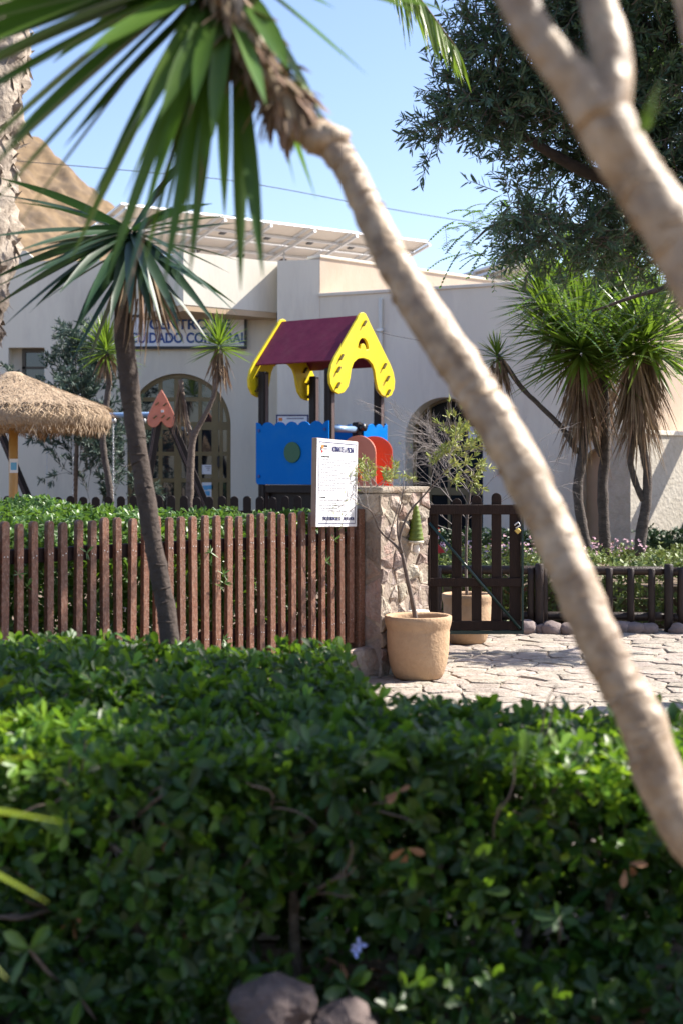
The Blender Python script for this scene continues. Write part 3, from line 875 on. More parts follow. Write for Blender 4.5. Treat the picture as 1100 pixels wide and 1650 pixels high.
# stone base under the fence
base = thing('stone_kerb_wall', 'low rubble stone base wall under the brown picket fence', 'wall', FE - T2 * 2)
MB().box((-5.4, -.05, -.2), (.06, .215, .13), frame(FE, T2, UP, N2)).build('core', M_mortar, base)
cs = voronoi(jitter_grid(-1.6, .05, -.03, .24, .22, .27, .25), -1.6, .05, -.03, .24, .006)
for q in cs:
    stone_piece(q, frame(FE + N2 * .13, T2, UP, N2), .02, .028, .03).build('stone', M_stone, base)
cs = voronoi(jitter_grid(-1.6, .05, -.14, .15, .26, .3, .25), -1.6, .05, -.14, .15, .006)
for q in cs:
    stone_piece(q, frame(FE + Vector((0, 0, .215)), T2, -N2, UP), .02, .018, .015).build('stone', M_stone, base)
m2 = MB()
for q in voronoi(jitter_grid(-5.4, -1.6, -.03, .24, .25, .27, .25), -5.4, -1.6, -.03, .24, .006):
    stone_piece(q, frame(FE + N2 * .13, T2, UP, N2), .02, .028, .03, mb=m2)
o = m2.build('stonework', M_stone, base); o['kind'] = 'stuff'

# ================================================================== STONE PILLAR
PW, PD, PH = .65, .50, 1.50
pil = thing('stone_pillar', 'square rubble stone gate pillar with flat top beside fence end', 'pillar', C0 + T2 * PW / 2 - N2 * PD / 2)
MF = frame(C0, T2, UP, N2)                       # front face: x along the fence, y up
MB().box((.008, -.05, -PD + .008), (PW - .008, PH - .05, -.010), MF).build('core', M_mortar, pil)
seeds = []
for r in range(12):
    n = random.choice((3, 4, 5, 5)); off = random.uniform(0, .1)
    for c in range(n):
        seeds.append(((c + .5 + random.uniform(-.3, .3)) * PW / n, (r + .5 + random.uniform(-.38, .38)) * 1.46 / 12))
for q in voronoi(seeds, 0, PW, -.03, 1.46, .0035):
    stone_piece(q, MF @ Matrix.Translation((0, 0, -.03)), .03, random.uniform(.020, .040), .030, smooth_=False, edge=.78).build('stone', M_stone, pil)
ML = frame(C0, -N2, UP, -T2)                     # left face: x runs away from the front edge
ML = frame(C0 - N2 * PD, N2, UP, -T2)
for q in voronoi([(x, z + .02) for z, xs in ((.12, (.12, .37)), (.35, (.26,)), (.58, (.1, .36)), (.82, (.25,)), (1.06, (.15, .4)), (1.31, (.25,))) for x in xs], 0, PD, -.03, 1.46, .007):
    stone_piece(q, ML @ Matrix.Translation((0, 0, -.03)), .03, random.uniform(.026, .034), .012, smooth_=True, edge=.88).build('stone', M_stone, pil)
MR = frame(C0 + T2 * PW, -N2, UP, T2)
for q in voronoi(jitter_grid(0, PD, -.03, 1.46, .2, .2, .3), 0, PD, -.03, 1.46, .007):
    stone_piece(q, MR @ Matrix.Translation((0, 0, -.03)), .03, random.uniform(.02, .04), .03, smooth_=False, edge=.8).build('stone', M_stone, pil)
MB().box((-.012, 1.455, -PD - .01), (PW + .012, 1.505, .014), MF).build('cap_slab', M_stone, pil, .02, seg=2)

# green ribbed wall lamp on the pillar
lc = MF @ Vector((.40, 1.10, .05))
lamp = thing('wall_lamp', 'green ribbed cone lamp hanging on the stone pillar face', 'lamp', lc)
prof = []
for i in range(25):
    t = i / 24
    r = .008 + .052 * t ** .75
    r += .004 * (1 if (i % 3) else -.4)
    prof.append((r, .26 - .29 * t))
MB().lathe(prof, lc, 20).build('shade', M_greenlamp, lamp)
MB().lathe([(.052, 0), (.064, -.004), (.062, -.022), (.05, -.024)], lc + Vector((0, 0, -.03)), 20).build('rim', M_cream_p, lamp)
MB().lathe([(.02, 0), (.028, -.02), (.03, -.06), (.018, -.085), (.004, -.09)], lc + Vector((0, 0, -.054)), 14).build('bulb', M_white, lamp)
MB().box((-.015, -.02, -.08), (.015, .02, -.0), frame(lc + Vector((0, 0, .12)), T2, UP, N2)).build('bracket', M_bolt, lamp)

# ================================================================== SIGN BOARD ON THE FENCE
sb = thing('rules_sign', 'white pool rules sign board fixed on the picket fence', 'sign', FE - T2 * .2 + Vector((0, 0, 1.2)))
cS = (P(500, 778, 10.95) + P(570, 774, 11.35)) / 2
zS0, zS1 = 1.19, 1.885
pl, pr = P(503, 778, 10.72), P(569, 774, 11.24)
dS = Vector((pr.x - pl.x, pr.y - pl.y, 0)); wS = dS.length; dS.normalize(); nS = Vector((dS.y, -dS.x, 0))
oS = Vector((pl.x, pl.y, 1.205)) + nS * .03
MSg = frame(oS, dS, UP, nS) @ Matrix.Rotation(math.radians(-1.6), 4, 'Z')
hS = .675
MB().box((0, 0, -.045), (wS, hS, -.002), MSg).build('board', pmat('board_edge', (.30, .20, .15), (.38, .27, .2), 6, .7), sb, .003)
MB().box((.004, .004, -.002), (wS - .004, hS - .004, .002), MSg).build('print_face', M_signw, sb)
def strip(x0, x1, y0, y1, mat, name='rule'):
    return MB().box((x0 * wS, y0 * hS, .0022), (x1 * wS, y1 * hS, .0045), MSg).build(name, mat, sb)
strip(.05, .95, .955, .962, M_ink); strip(.05, .95, .038, .045, M_ink); strip(.05, .055, .045, .955, M_ink); strip(.945, .95, .045, .955, M_ink)
# emblem
strip(.085, .11, .865, .90, M_ink2, 'emblem'); strip(.10, .15, .885, .925, M_orange_p, 'emblem'); strip(.10, .14, .84, .865, M_redn, 'emblem')
strip(.16, .25, .905, .925, M_ink2, 'emblem_word'); strip(.16, .25, .885, .892, M_grey, 'emblem_word'); strip(.17, .24, .87, .876, M_grey, 'emblem_word')
def put_text(txt, x, y, size, sx, mat, bold=0):
    me = text_mesh(txt, size, sx, bold)
    link('lettering', me, mat, sb, MSg @ Matrix.Translation((x * wS, y * hS, .0032)))
put_text('NORMAS DE LA PISCINA', .625, .885, .060, .50, M_ink, .0012)
def print_line(x0, x1, y, mat=M_grey, h=.008):
    x = x0; mb = MB()
    while x < x1 - .01:
        w = random.uniform(.025, .085); w = min(w, x1 - x)
        mb.box((x * wS, (y - h / 2) * hS, .0022), ((x + w) * wS, (y + h / 2) * hS, .004), MSg)
        x += w + .014
    mb.build('print_line', mat, sb)
put_text('ES OBLIGATORIO', .20, .795, .016, 1.0, M_ink2)
for i, (a_, b_) in enumerate(((.1, .93), (.1, .93), (.12, .86), (.13, .40), (.1, .52), (.1, .68), (.1, .5), (.1, .78), (.1, .47), (.08, .84), (.08, .70), (.07, .68), (.07, .48))):
    print_line(a_, b_, .765 - i * .0292)
put_text('SE PROHIBE', .15, .335, .016, 1.0, M_ink2)
for i, (a_, b_) in enumerate(((.09, .76), (.09, .50), (.08, .76), (.08, .52), (.09, .74))):
    print_line(a_, b_, .305 - i * .030)
put_text('TFNO DE URGENCIAS: 112', .37, .095, .036, .62, M_ink, .0008)
put_text('FARO DE LA PISCINA', .79, .095, .034, .50, M_ink, .0004)

# ================================================================== POTS
POT = [(.165, 0), (.185, .012), (.205, .05), (.228, .13), (.240, .22), (.246, .36), (.244, .375), (.250, .40), (.256, .42), (.262, .455), (.262, .485), (.252, .492), (.232, .488), (.222, .47), (.220, .42)]
def pot(label, c, k=1.0, zs=1.0):
    t = thing('plant_pot', label, 'pot', c, group='sand coloured terracotta pots')
    o = random.uniform(0, 9)
    body = MB().lathe([(r * k, z * zs) for r, z in POT], c, 56, fn=lambda i, th: 1 + .0015 * noise.noise(Vector((math.cos(th) + o, math.sin(th), i * .3))), cap=False)
    body.build('pot_wall', M_pot, t)
    MB().lathe([(.14 * k, .004), (.166 * k, .003)], c, 40, cap=True).build('pot_base', M_pot, t)
    MB().lathe([(.001, .43 * zs), (.225 * k, .42 * zs)], c, 32, cap=False).build('potting_soil', M_soil, t)
    return t
pot1c = Vector((.597, 11.12, .012))
pot('round sand coloured pot in front of the stone pillar', pot1c, 1.0, 1.0)
pot2c = Vector((1.185, 13.45, .012))
pot('round sand coloured pot standing behind the dark gate', pot2c, .92, .95)
blk = MB().box((-.085, -.06, 0), (.085, .06, .50), Matrix.Translation((.615, 11.45, .01)) @ Matrix.Rotation(.9, 4, 'Z')).build('concrete_block', M_white, None, .012, base=(.615, 11.45, .01))
tag(blk, 'pale upright concrete block between pot and stone pillar', 'block')

def twig_tree(t, path, r0, r1, n=10, name='trunk', mat=M_twig, amp=0):
    pts = curve(path, n)
    rr = [r0 + (r1 - r0) * i / (n - 1) for i in range(n)]
    MB().tube([Vector(p) for p in pts], rr, 7).build(name, mat, t)
    return [Vector(p) for p in pts]
def wisps(mb, start, d, L, depth, r, spread=.6, curl=.25, tips=None):
    d = Vector(d).normalized(); p = Vector(start); path = [p.copy()]
    n = 4
    for i in range(n):
        d = (d + Vector([random.uniform(-curl, curl) for _ in range(3)])).normalized()
        p = p + d * (L / n); path.append(p.copy())
        if depth > 0 and i >= 1:
            for _ in range(random.choice((1, 1, 2))):
                dd = (d + Vector([random.uniform(-1, 1) for _ in range(3)]) * spread).normalized()
                wisps(mb, p, dd, L * random.uniform(.45, .7), depth - 1, r * .62, spread, curl, tips)
    mb.tube(path, [r, r * .9, r * .75, r * .6, r * .4], 4, cap=False)
    if tips is not None: tips.append((path[-1], d, path[2]))

def sprig_leaves(name, tips, per, size, mat, parent, kind='lance', spread=.8, along=.0):
    if not tips: return
    c = []; ax = []
    for p, d, q in tips:
        for k in range(per):
            f = random.random()
            c.append(np.array(p) * (1 - f * along) + np.array(q) * f * along); ax.append(np.array(d))
    c = np.array(c); ax = np.array(ax)
    dd = ax + rng.normal(0, spread, c.shape)
    o = link(name, leaves_mesh(name, c, dd, rnd_unit(len(c)), size * rng.uniform(.6, 1.1, len(c)), kind), mat, parent)
    o['kind'] = 'stuff'
    return o

# tree in the first pot
pt = thing('potted_sapling', 'thin half bare sapling with yellow green leaves in the front pot', 'tree', pot1c + Vector((0, 0, .43)))
Yp = 11.0
fork = P(647, 891, Yp)
twig_tree(pt, [P(671, 1012, 11.12), P(664, 970, 11.08), P(654, 925, 11.03), fork], .020, .014, 9)
right = twig_tree(pt, [fork, P(643, 870, Yp), P(650, 845, Yp), P(661, 822, Yp), P(684, 797, Yp), P(700, 776, Yp), P(722, 752, 10.9)], .012, .004, 14, 'branch')
left = twig_tree(pt, [fork, P(632, 874, Yp), P(612, 856, Yp), P(600, 828, 10.95), P(592, 820, 10.9), P(578, 812, 10.85)], .011, .004, 12, 'branch')
mid = twig_tree(pt, [fork, P(640, 862, Yp), P(640, 835, Yp), P(646, 810, 10.95), P(650, 780, 10.9)], .008, .003, 9, 'branch')
mid2 = twig_tree(pt, [left[3], P(628, 860, Yp), P(634, 838, Yp), P(642, 812, Yp)], .006, .003, 7, 'branch')
mb = MB(); tips = []; tips2 = []
for p, d, L in ((right[-1], (1, -.3, .5), .28), (right[-2], (.6, .1, 1), .26), (right[-3], (1, 0, .4), .24), (right[-4], (.1, .1, 1), .25), (right[-1], (.2, -.2, 1), .30), (right[-5], (.7, 0, .6), .25), (right[-3], (.9, .3, .9), .28)):
    wisps(mb, p, d, L, 2, .003, .6, .25, tips)
tips3 = []
for p, d, L in ((left[-1], (-1, -.3, .2), .16), (left[-2], (-.5, .1, 1), .16), (left[-4], (-.2, .2, 1), .2), (mid[-1], (-.1, 0, 1), .2), (mid2[-1], (.3, 0, 1), .16), (left[-3], (-.8, .2, .5), .15), (left[-1], (-.9, 0, -.8), .16), (mid[-2], (-.7, 0, .6), .15)):
    wisps(mb, p, d, L, 2, .0026, .6, .3, tips3)
mb.build('twigs', M_greytwig, pt)['kind'] = 'stuff'
random.shuffle(tips); sprig_leaves('leaves', tips[:int(len(tips) * .85)], 9, .060, M_yellow_leaf, pt, 'lance', .7, .6)
sprig_leaves('leaves', tips3[::7], 2, .04, M_yellow_leaf, pt, 'lance', .7, .3)

# leafy plant on top of the pillar
tp = thing('pillar_plant', 'low yellow green leafy plant growing on the pillar top', 'plant', MF @ Vector((.3, 1.5, -.2)))
mb = MB(); tips = []
for k in range(15):
    p = MF @ Vector((random.uniform(.0, .42), 1.50, random.uniform(-.32, -.06)))
    wisps(mb, p, (random.uniform(-.6, .6), random.uniform(-.6, .3), 1), random.uniform(.08, .20), 1, .003, .7, .3, tips)
mb.build('stems', M_greytwig, tp)['kind'] = 'stuff'
sprig_leaves('leaves', tips, 7, .055, M_yellow_leaf, tp, 'lance', .8, .7)
tp2 = thing('pillar_plant', 'small reddish leafed sprig on the pillar top beside the sign', 'plant', MF @ Vector((.05, 1.5, -.3)))
mb = MB(); tips = []
for k in range(5):
    p = MF @ Vector((random.uniform(-.0, .12), 1.50, random.uniform(-.4, -.25)))
    wisps(mb, p, (random.uniform(-.6, .3), random.uniform(-.5, .3), 1), random.uniform(.07, .12), 1, .003, .7, .3, tips)
mb.build('stems', M_greytwig, tp2)['kind'] = 'stuff'
sprig_leaves('leaves', tips, 6, .05, M_red_f, tp2, 'lance', .8, .7)

# tree in the second pot
pt2 = thing('potted_sapling', 'bare grey twiggy sapling in the pot behind the gate', 'tree', pot2c + Vector((0, 0, .4)))
Yq = 13.45
tr = twig_tree(pt2, [P(752, 975, Yq), P(750, 920, Yq), P(751, 850, Yq), P(756, 800, Yq), P(762, 760, Yq)], .016, .008, 10)
mb = MB()
for i in range(11):
    p = tr[4 + i % 6]
    an = random.uniform(0, 2 * PI)
    wisps(mb, p, (math.cos(an) * .9, math.sin(an) * .7, random.uniform(.5, 1.4)), random.uniform(.45, .75), 3, .004, .5, .22)
mb.build('twigs', M_greytwig, pt2)['kind'] = 'stuff'

# ================================================================== GATE
YG = 12.75
gate = thing('wooden_gate', 'dark brown wooden garden gate with diagonal brace beside pillar', 'gate', (XA(690, YG), YG, .2))
MG = plane_frame((0, YG), (1, 0))
def gx(px): return XA(px, YG)
def gz(py): return ZA(py, YG)
tops = {697: 818, 735: 803, 767: 798, 799: 794, 829: 812}
for px, ty in tops.items():
    w = .088 if px != 829 else .10
    pts = [(gx(px) - w / 2, gz(1010)), (gx(px) + w / 2, gz(1010))]
    h = gz(ty)
    for i in range(9):
        an = PI * i / 8
        pts.append((gx(px) + w / 2 * math.cos(an), h - w / 2 + w / 2 * math.sin(an)))
    low = [(gx(px) + w / 2 * math.cos(PI + PI * i / 8), gz(1010) + w / 2 * math.sin(PI + PI * i / 8)) for i in range(9)]
    MB().shape(low + pts[2:], [], MG, -.012, .012).build('picket', M_darkwood, gate, .004)
for ya, yb in ((813, 829), (931, 945), (1000, 1015)):
    MB().box((gx(684), gz(yb), .0125), (gx(839), gz(ya), .04), MG).build('rail', M_darkwood, gate, .004)
a, b = (gx(690), gz(842)), (gx(836), gz(1012))
MB().tube([MG @ Vector((a[0], a[1], .05)), MG @ Vector((b[0], b[1], .05))], .014, 6).build('diagonal_brace', M_greenm, gate)
MB().box((gx(839), gz(1016), -.02), (gx(842), gz(813), .045), MG).build('edge_strip', M_greenm, gate)
MB().box((gx(684), gz(1021), -.005), (gx(842), gz(1015.5), .045), MG).build('bottom_strip', M_greenm, gate)
# latch and padlock
MB().tube([MG @ Vector((gx(827), gz(846), .05)), MG @ Vector((gx(833), gz(841), .055)), MG @ Vector((gx(836), gz(846), .055)), MG @ Vector((gx(829), gz(851), .05))], .008, 6).build('latch', M_silver, gate)
MB().box((-.022, -.022, -.008), (.022, .022, .008), MG @ Matrix.Translation((gx(832), gz(855), .055)) @ Matrix.Rotation(PI / 4, 4, 'Z')).build('padlock', M_brass, gate, .003)
gp = MB().box((gx(683) - .05, 0, -.05), (gx(683) + .05, gz(815), .05), MG).build('gate_post', M_darkwood, None, .006, base=(gx(683), YG, 0))
tag(gp, 'dark wooden gate post behind the stone pillar', 'post')

# ================================================================== LOW LOG FENCE
YF = 14.55
lf = thing('log_fence', 'low dark log fence around the flower bed', 'fence', (2.3, YF, 0))
def lz(py): return ZA(py, YF)
xl0, xl1 = XA(700, YF), XA(1065, YF)
def log(p0, p1, r, name, parent, mat=M_logw):
    n = 9; pts = [Vector(p0).lerp(Vector(p1), i / (n - 1)) for i in range(n)]
    rr = [r * .72] + [r] * (n - 2) + [r * .72]
    pts[0] = Vector(p0); pts[1] = Vector(p0).lerp(Vector(p1), .015); pts[-2] = Vector(p0).lerp(Vector(p1), .985)
    return MB().tube(pts, rr, 12).build(name, mat, parent)
log((xl0, YF, .63), (xl1, YF - .12, .625), .045, 'rail', lf)
log((xl0, YF, .165), (xl1, YF - .12, .16), .045, 'rail', lf)
log((xl1 + .06, YF - .13, .62), (xl1 + 1.9, YF - .35, .60), .045, 'rail', lf)
log((xl1 + .06, YF - .13, .15), (xl1 + 1.9, YF - .35, .14), .045, 'rail', lf)
pks = [705, 738, 770, 802, 830, 853, 874, 912, 944, 977, 1011, 1044, 1090, 1122, 1155]
for px in pks:
    x = XA(px, YF); yy = YF - .12 * max(0, (x - xl0) / (xl1 - xl0))
    top = .655 if px % 2 else .65
    log((x, yy - .035, .09), (x, yy - .035, top), .037, 'picket', lf)
for px in (690, 866, 1070):
    x = XA(px, YF); yy = YF - .06 - .12 * max(0, (x - xl0) / (xl1 - xl0))
    log((x, yy, -.02), (x, yy, .70), .047, 'post', lf)
# rocks along its foot
rk = [(846, 16), (888, 15), (915, 14), (1021, 14), (1045, 13), (984, 13), (1002, 15), (960, 12), (1090, 13), (872, 11), (820, 12), (936, 14), (1115, 14)]
look = ['flat topped', 'broad grey', 'rounded', 'blunt tan', 'upright rounded', 'small', 'wide pale', 'low', 'smooth pale', 'small dark', 'half hidden', 'squat', 'plain grey']
order = sorted(rk)
for i, (px, r) in enumerate(rk):
    k = order.index((px, r))
    x = XA(px, YF - .25); rr = r / FPX * YF * 1.15
    vs, fs = blob_rock((x, YF - .27 + random.uniform(-.04, .04), rr * .45), rr, (1.05, .8, .78), 3, .22)
    o = MB().add(vs, fs, True).build('edging_rock', M_rock, None, base=(x, YF - .27, 0))
    where = 'behind the gate' if px < 840 else ('between gate and leaning trunk' if px < 905 else ('behind the leaning trunk' if px < 965 else 'right of the leaning trunk'))
    tag(o, f'{look[i]} edging rock under the log fence {where}', 'rock', 'rocks along the flower bed edge')

# flower bed behind the fence
bed = MB().box((.95, YF + .5, 0), (8.5, 18.6, .42)).build('flower_bed', M_soil); bed['kind'] = 'structure'

def box_foliage(n, x0, x1, y0, y1, z0, z1, wob=.05, front=.6):
    """shoot tips near the top and camera-facing faces of a box"""
    c = np.empty((n, 3)); ax = np.empty((n, 3))
    k = int(n * front)
    c[:k] = np.c_[rng.uniform(x0, x1, k), rng.uniform(y0, y1, k), z1 + rng.normal(0, wob, k) - rng.random(k) ** 2 * .1]
    ax[:k] = np.array([0, 0, 1]) + rng.normal(0, .4, (k, 3))
    m = n - k
    c[k:] = np.c_[rng.uniform(x0, x1, m), y0 + np.abs(rng.normal(0, wob * 1.5, m)), rng.uniform(z0, z1, m)]
    ax[k:] = np.array([0, -1, .4]) + rng.normal(0, .4, (m, 3))
    ax /= np.linalg.norm(ax, axis=1, keepdims=True)
    return c, ax

gc = thing('bedding_plants', 'leafy low ground cover filling the bed behind the log fence', 'plants', (2.5, 16.5, .4))
c, ax = box_foliage(4200, 1.0, 6.5, YF + .16, 18.3, .06, .66, .035, .55)
o = link('foliage', leaves_mesh('foliage', *rosettes(c, ax, 6, .06), 'oval'), M_cover, gc); o['kind'] = 'stuff'
for nm, mt, cnt, y0, y1, xa, xb, zz in (('pink_flowers', M_pink, 260, 16.6, 18.2, 1.0, 3.6, .70), ('orange_flowers', M_red_f, 60, YF + .12, YF + .3, 1.0, 2.6, .40)):
    c = np.c_[rng.uniform(xa, xb, cnt), rng.uniform(y0, y1, cnt), zz + rng.normal(0, .06, cnt)]
    ax = np.tile(np.array([0, -.5, 1.0]), (cnt, 1)) + rng.normal(0, .3, (cnt, 3)); ax /= np.linalg.norm(ax, axis=1, keepdims=True)
    o = link(nm, leaves_mesh(nm, *rosettes(c, ax, 6, .035, 1), 'oval'), mt, gc); o['kind'] = 'stuff'
def bed_hedge(label, x0, x1, y0, y1, z0, z1, n, mat, size=.05):
    t = thing('clipped_hedge', label, 'hedge', ((x0 + x1) / 2, y0, z0))
    c, ax = box_foliage(n, x0, x1, y0, y1, z0, z1, .035, .45)
    o = link('foliage', leaves_mesh('foliage', *rosettes(c, ax, 7, size), 'oval'), mat, t); o['kind'] = 'stuff'
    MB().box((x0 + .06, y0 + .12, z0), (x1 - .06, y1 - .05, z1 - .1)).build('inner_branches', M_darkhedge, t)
bed_hedge('dark clipped hedge at the wall foot right of the yuccas', 3.95, 6.2, 18.7, 19.4, .2, .83, 1500, M_darkhedge)
bed_hedge('dark clipped hedge seen through the gate pickets', 1.0, 3.0, 18.7, 19.4, .2, .82, 1300, M_darkhedge)
rp_ = MB().shape([(XA(697, 17), ZA(893, 17)), (XA(720, 17), ZA(893, 17)), (XA(697, 17), ZA(868, 17))], [], plane_frame((0, 17.0), (1, 0)), -.03, 0).build('red_board', M_redn, None, .004, base=(XA(705, 17), 17, .6))
tag(rp_, 'small red triangular board glimpsed through the gate', 'board')

# ================================================================== PLAYHOUSE
TH = math.radians(36.5)
aV = Vector((math.cos(TH), -math.sin(TH), 0)); bV = Vector((math.sin(TH), math.cos(TH), 0))
FR = Vector((XA(531, 20), 20, 0)); L_ = 1.2
ph = thing('playhouse', 'wooden play tower with maroon roof, yellow gables and blue panels', 'playhouse', FR - aV * .6 + bV * .6 + Vector((0, 0, .3)))
def corner(a, b): return FR - aV * L_ * (1 - a) + bV * L_ * b      # a: 0 left .. 1 right gable, b: 0 front .. 1 back
for a, b in ((0, 0), (1, 0), (0, 1), (1, 1)):
    c = corner(a, b)
    p = MB().box((-.06, -.06, .3), (.06, .06, 3.1), frame(c, aV, bV, UP)).build('post', M_post, ph, .015)
    MB().box((.0605, -.035, .4), (.0645, .035, 3.06), frame(c, aV, bV, UP)).build('post_edge_strip', M_postlite, p)  # lighter strip paints the sunlit side of the post
    if b == 0: MB().box((-.045, -.0645, .4), (-.01, -.0605, 3.06), frame(c, aV, bV, UP)).build('post_edge_strip', M_post, p)
Z0 = 3.93
G = [(0, 0), (.06, -.015), (.115, -.07), (.16, -.13), (.68, -.70), (.76, -.81), (.80, -.94), (.785, -1.06), (.71, -1.16), (.59, -1.2), (.46, -1.17), (.36, -1.08), (.315, -.96), (.285, -.83), (.23, -.735), (.13, -.675), (0, -.655)]
Gp = [(x, z) for x, z in G] + [(-x, z) for x, z in reversed(G[1:-1])]
Gp = Gp[:]
hole = [(.13 * math.cos(th), -.52 + .15 * math.sin(th)) for th in [PI * i / 10 for i in range(11)]] + [(.07 * math.cos(th), -.535 + .085 * math.sin(th)) for th in [PI - PI * i / 8 for i in range(9)]]
mid_r = corner(1, .5) + aV * .13; mid_l = corner(0, .5) - aV * .13
for k, mp_ in ((1, mid_r), (-1, mid_l)):
    Mg = frame(mp_ + Vector((0, 0, Z0)), bV, UP, aV)
    g = MB().shape(list(reversed(Gp)) if False else Gp, [hole], Mg, -.022, .022).build('gable_panel', M_yel, ph, .006)
    for x, z in ((-.0, -.16), (-.55, -.68), (-.62, -.86), (-.63, -1.08), (.50, -.74), (.58, -.92), (.60, -1.12)):
        Mb = Mg @ Matrix.Translation((x, z, .03)) @ Matrix.Rotation(.85, 4, 'Z')
        MB().box((-.055, -.014, -.008), (.055, .014, .035), Mb).build('grip', M_bolt, g, .006)
# roof slopes
rl = L_ + .26 - .05
for s in (-1, 1):
    e = Vector((s * .60, -.72)); 
    top = corner(.5, .5) + Vector((0, 0, Z0 - .05)) + bV * (s * .035)
    dn = (bV * (s * .62) + Vector((0, 0, -.685)))
    Ls = dn.length; dn.normalize()
    nn = aV.cross(dn); nn = nn if nn.z > 0 else -nn
    MB().box((-rl / 2, 0, -.012), (rl / 2, Ls, .012), frame(top, aV, dn, nn)).build('roof_panel', M_maroon, ph, .004)
MB().tube([corner(0, .5) + Vector((0, 0, Z0 - .09)), corner(1, .5) + Vector((0, 0, Z0 - .09))], .03, 8).build('ridge_beam', M_post, ph)
def wavy(w, h, n, amp=.058):
    pts = [(0, .03), (.03, 0), (w - .03, 0), (w, .03)]
    m = n * 8
    for i in range(m + 1):
        x = w - w * i / m
        pts.append((x, h - amp + amp * abs(math.cos(PI * n * i / m)) ** .7))
    return pts
zb0, zb1 = 1.46, 2.36
Mf = frame(corner(0, 0) - bV * .085 - aV * .075 + Vector((0, 0, zb0)), aV, UP, -bV)
fp = MB().shape(wavy(L_ + .12, zb1 - zb0, 6), [], Mf, -.022, 0).build('side_panel', M_blue, ph, .005)
disc = [(.15 * math.cos(2 * PI * i / 28), .15 * math.sin(2 * PI * i / 28)) for i in range(28)]
dd = MB().shape(disc, [], Mf @ Matrix.Translation((.68, .46, 0)), .001, .018).build('disc', M_greenp, fp, .006)
for x in (-.09, .09):
    MB().shape([(.025 * math.cos(2 * PI * i / 10), .025 * math.sin(2 * PI * i / 10)) for i in range(10)], [], Mf @ Matrix.Translation((.68 + x, .46, .018)), 0, .012).build('stud', M_black, dd) if False else None
for x, z in ((.06, .12), (.06, .78), (L_ + .06, .78), (L_ + .06, .12)):
    MB().shape([(.024 * math.cos(2 * PI * i / 10), .024 * math.sin(2 * PI * i / 10)) for i in range(10)], [], Mf @ Matrix.Translation((x, z, 0)), .001, .014).build('bolt', M_navy, fp)
Mb_ = frame(corner(0, 1) + bV * .085 - aV * .06 + Vector((0, 0, zb0)), aV, UP, -bV)
MB().shape(wavy(L_ + .12, zb1 - zb0, 6), [], Mb_, -.022, 0).build('side_panel', M_blue, ph, .005)
# right end: half panel at the back, post with knob, grab bar
Mr = frame(corner(1, 0) + aV * .085 + bV * .70 + Vector((0, 0, zb0 + .02)), bV, UP, aV)
rp2 = MB().shape(wavy(.60, .86, 3), [], Mr, -.022, 0).build('end_panel', M_blue, ph, .005)
MB().box((-.055, -.014, 0), (.055, .014, .03), Mr @ Matrix.Translation((.42, .52, 0)) @ Matrix.Rotation(.85, 4, 'Z')).build('grip', M_bolt, rp2)
MB().box((-.055, -.014, 0), (.055, .014, .03), Mr @ Matrix.Translation((.10, .55, 0)) @ Matrix.Rotation(.85, 4, 'Z')).build('grip', M_bolt, rp2)
kp = corner(1, .55)
MB().box((-.06, -.06, .3), (.06, .06, 2.36), frame(kp, aV, bV, UP)).build('short_post', M_post, ph, .03, seg=2)
MB().tube([kp + aV * .05 + Vector((0, 0, 2.28)), kp + aV * .14 + Vector((0, 0, 2.28))], .055, 14).build('knob', M_black, ph)
MB().tube([corner(1, .05) + Vector((0, 0, 2.25)), corner(1, .52) + Vector((0, 0, 2.25))], .05, 10).build('grab_bar', M_steel, ph)
# deck and dark underside
MB().box((-L_ - .02, -.04, 1.34), (.02, L_ + .04, 1.45), frame(FR, aV, bV, UP)).build('deck', M_post, ph, .006)
MB().box((-L_ + .06, .05, .3), (-.06, .075, 1.34), frame(FR, aV, bV, UP)).build('under_panel', M_post, ph)
for k in range(2):
    q = corner(0, 0) - aV * .02
    MB().box((-.04, -.03, 0), (.04, .03, 1.2), Matrix.Translation(q + Vector((-.32, .05 + .5 * k, .25))) @ Matrix.Rotation(.32, 4, 'Y')).build('ladder_rail', M_post, ph)
# slide with two rounded side panels
def quarter(w, h, n=18):
    pts = [(0, 0), (w, 0)]
    for i in range(n + 1):
        th = PI * i / n
        pts.append((w / 2 + w / 2 * math.cos(th), h - w * .42 + w * .42 * math.sin(th)))
    return pts
for bb, mat, nm, dz, w_ in ((.16, M_salmon, 'slide_cheek', 0, .60), (.50, M_redor, 'slide_cheek', .0, .56)):
    o_ = corner(1, 0) + bV * bb + aV * .07 + Vector((0, 0, 1.33 + dz))
    rot = Matrix.Rotation(0 if bb < .4 else .30, 4, 'Z')
    Mq = Matrix.Translation(o_) @ rot @ frame(Vector((0, 0, 0)), aV, UP, -bV)
    q = MB().shape(quarter(w_, .82), [], Mq, -.022, 0).build(nm, mat, ph, .006)
    if bb < .4:
        MB().shape(disc, [], Mq @ Matrix.Translation((.30, .40, 0)) @ Matrix.Scale(.5, 4), .001, .03).build('disc', M_greenp, q)
c0 = corner(1, 0) + bV * .46 + aV * .05
prof = [(-.22, .16), (-.2, .02), (.2, .02), (.22, .16)]
vs, fs = [], []
pathS = [c0 + aV * (0 + 1.7 * t) + Vector((0, 0, 1.42 - .95 * (t ** 1.1))) for t in [i / 8 for i in range(9)]]
for p in pathS:
    for b, z in prof: vs.append(p + bV * b + Vector((0, 0, z)))
for i in range(8):
    for j in range(3): fs.append((i * 4 + j, i * 4 + j + 1, (i + 1) * 4 + j + 1, (i + 1) * 4 + j))
MB().add(vs, fs).build('slide_chute', M_redor, ph)

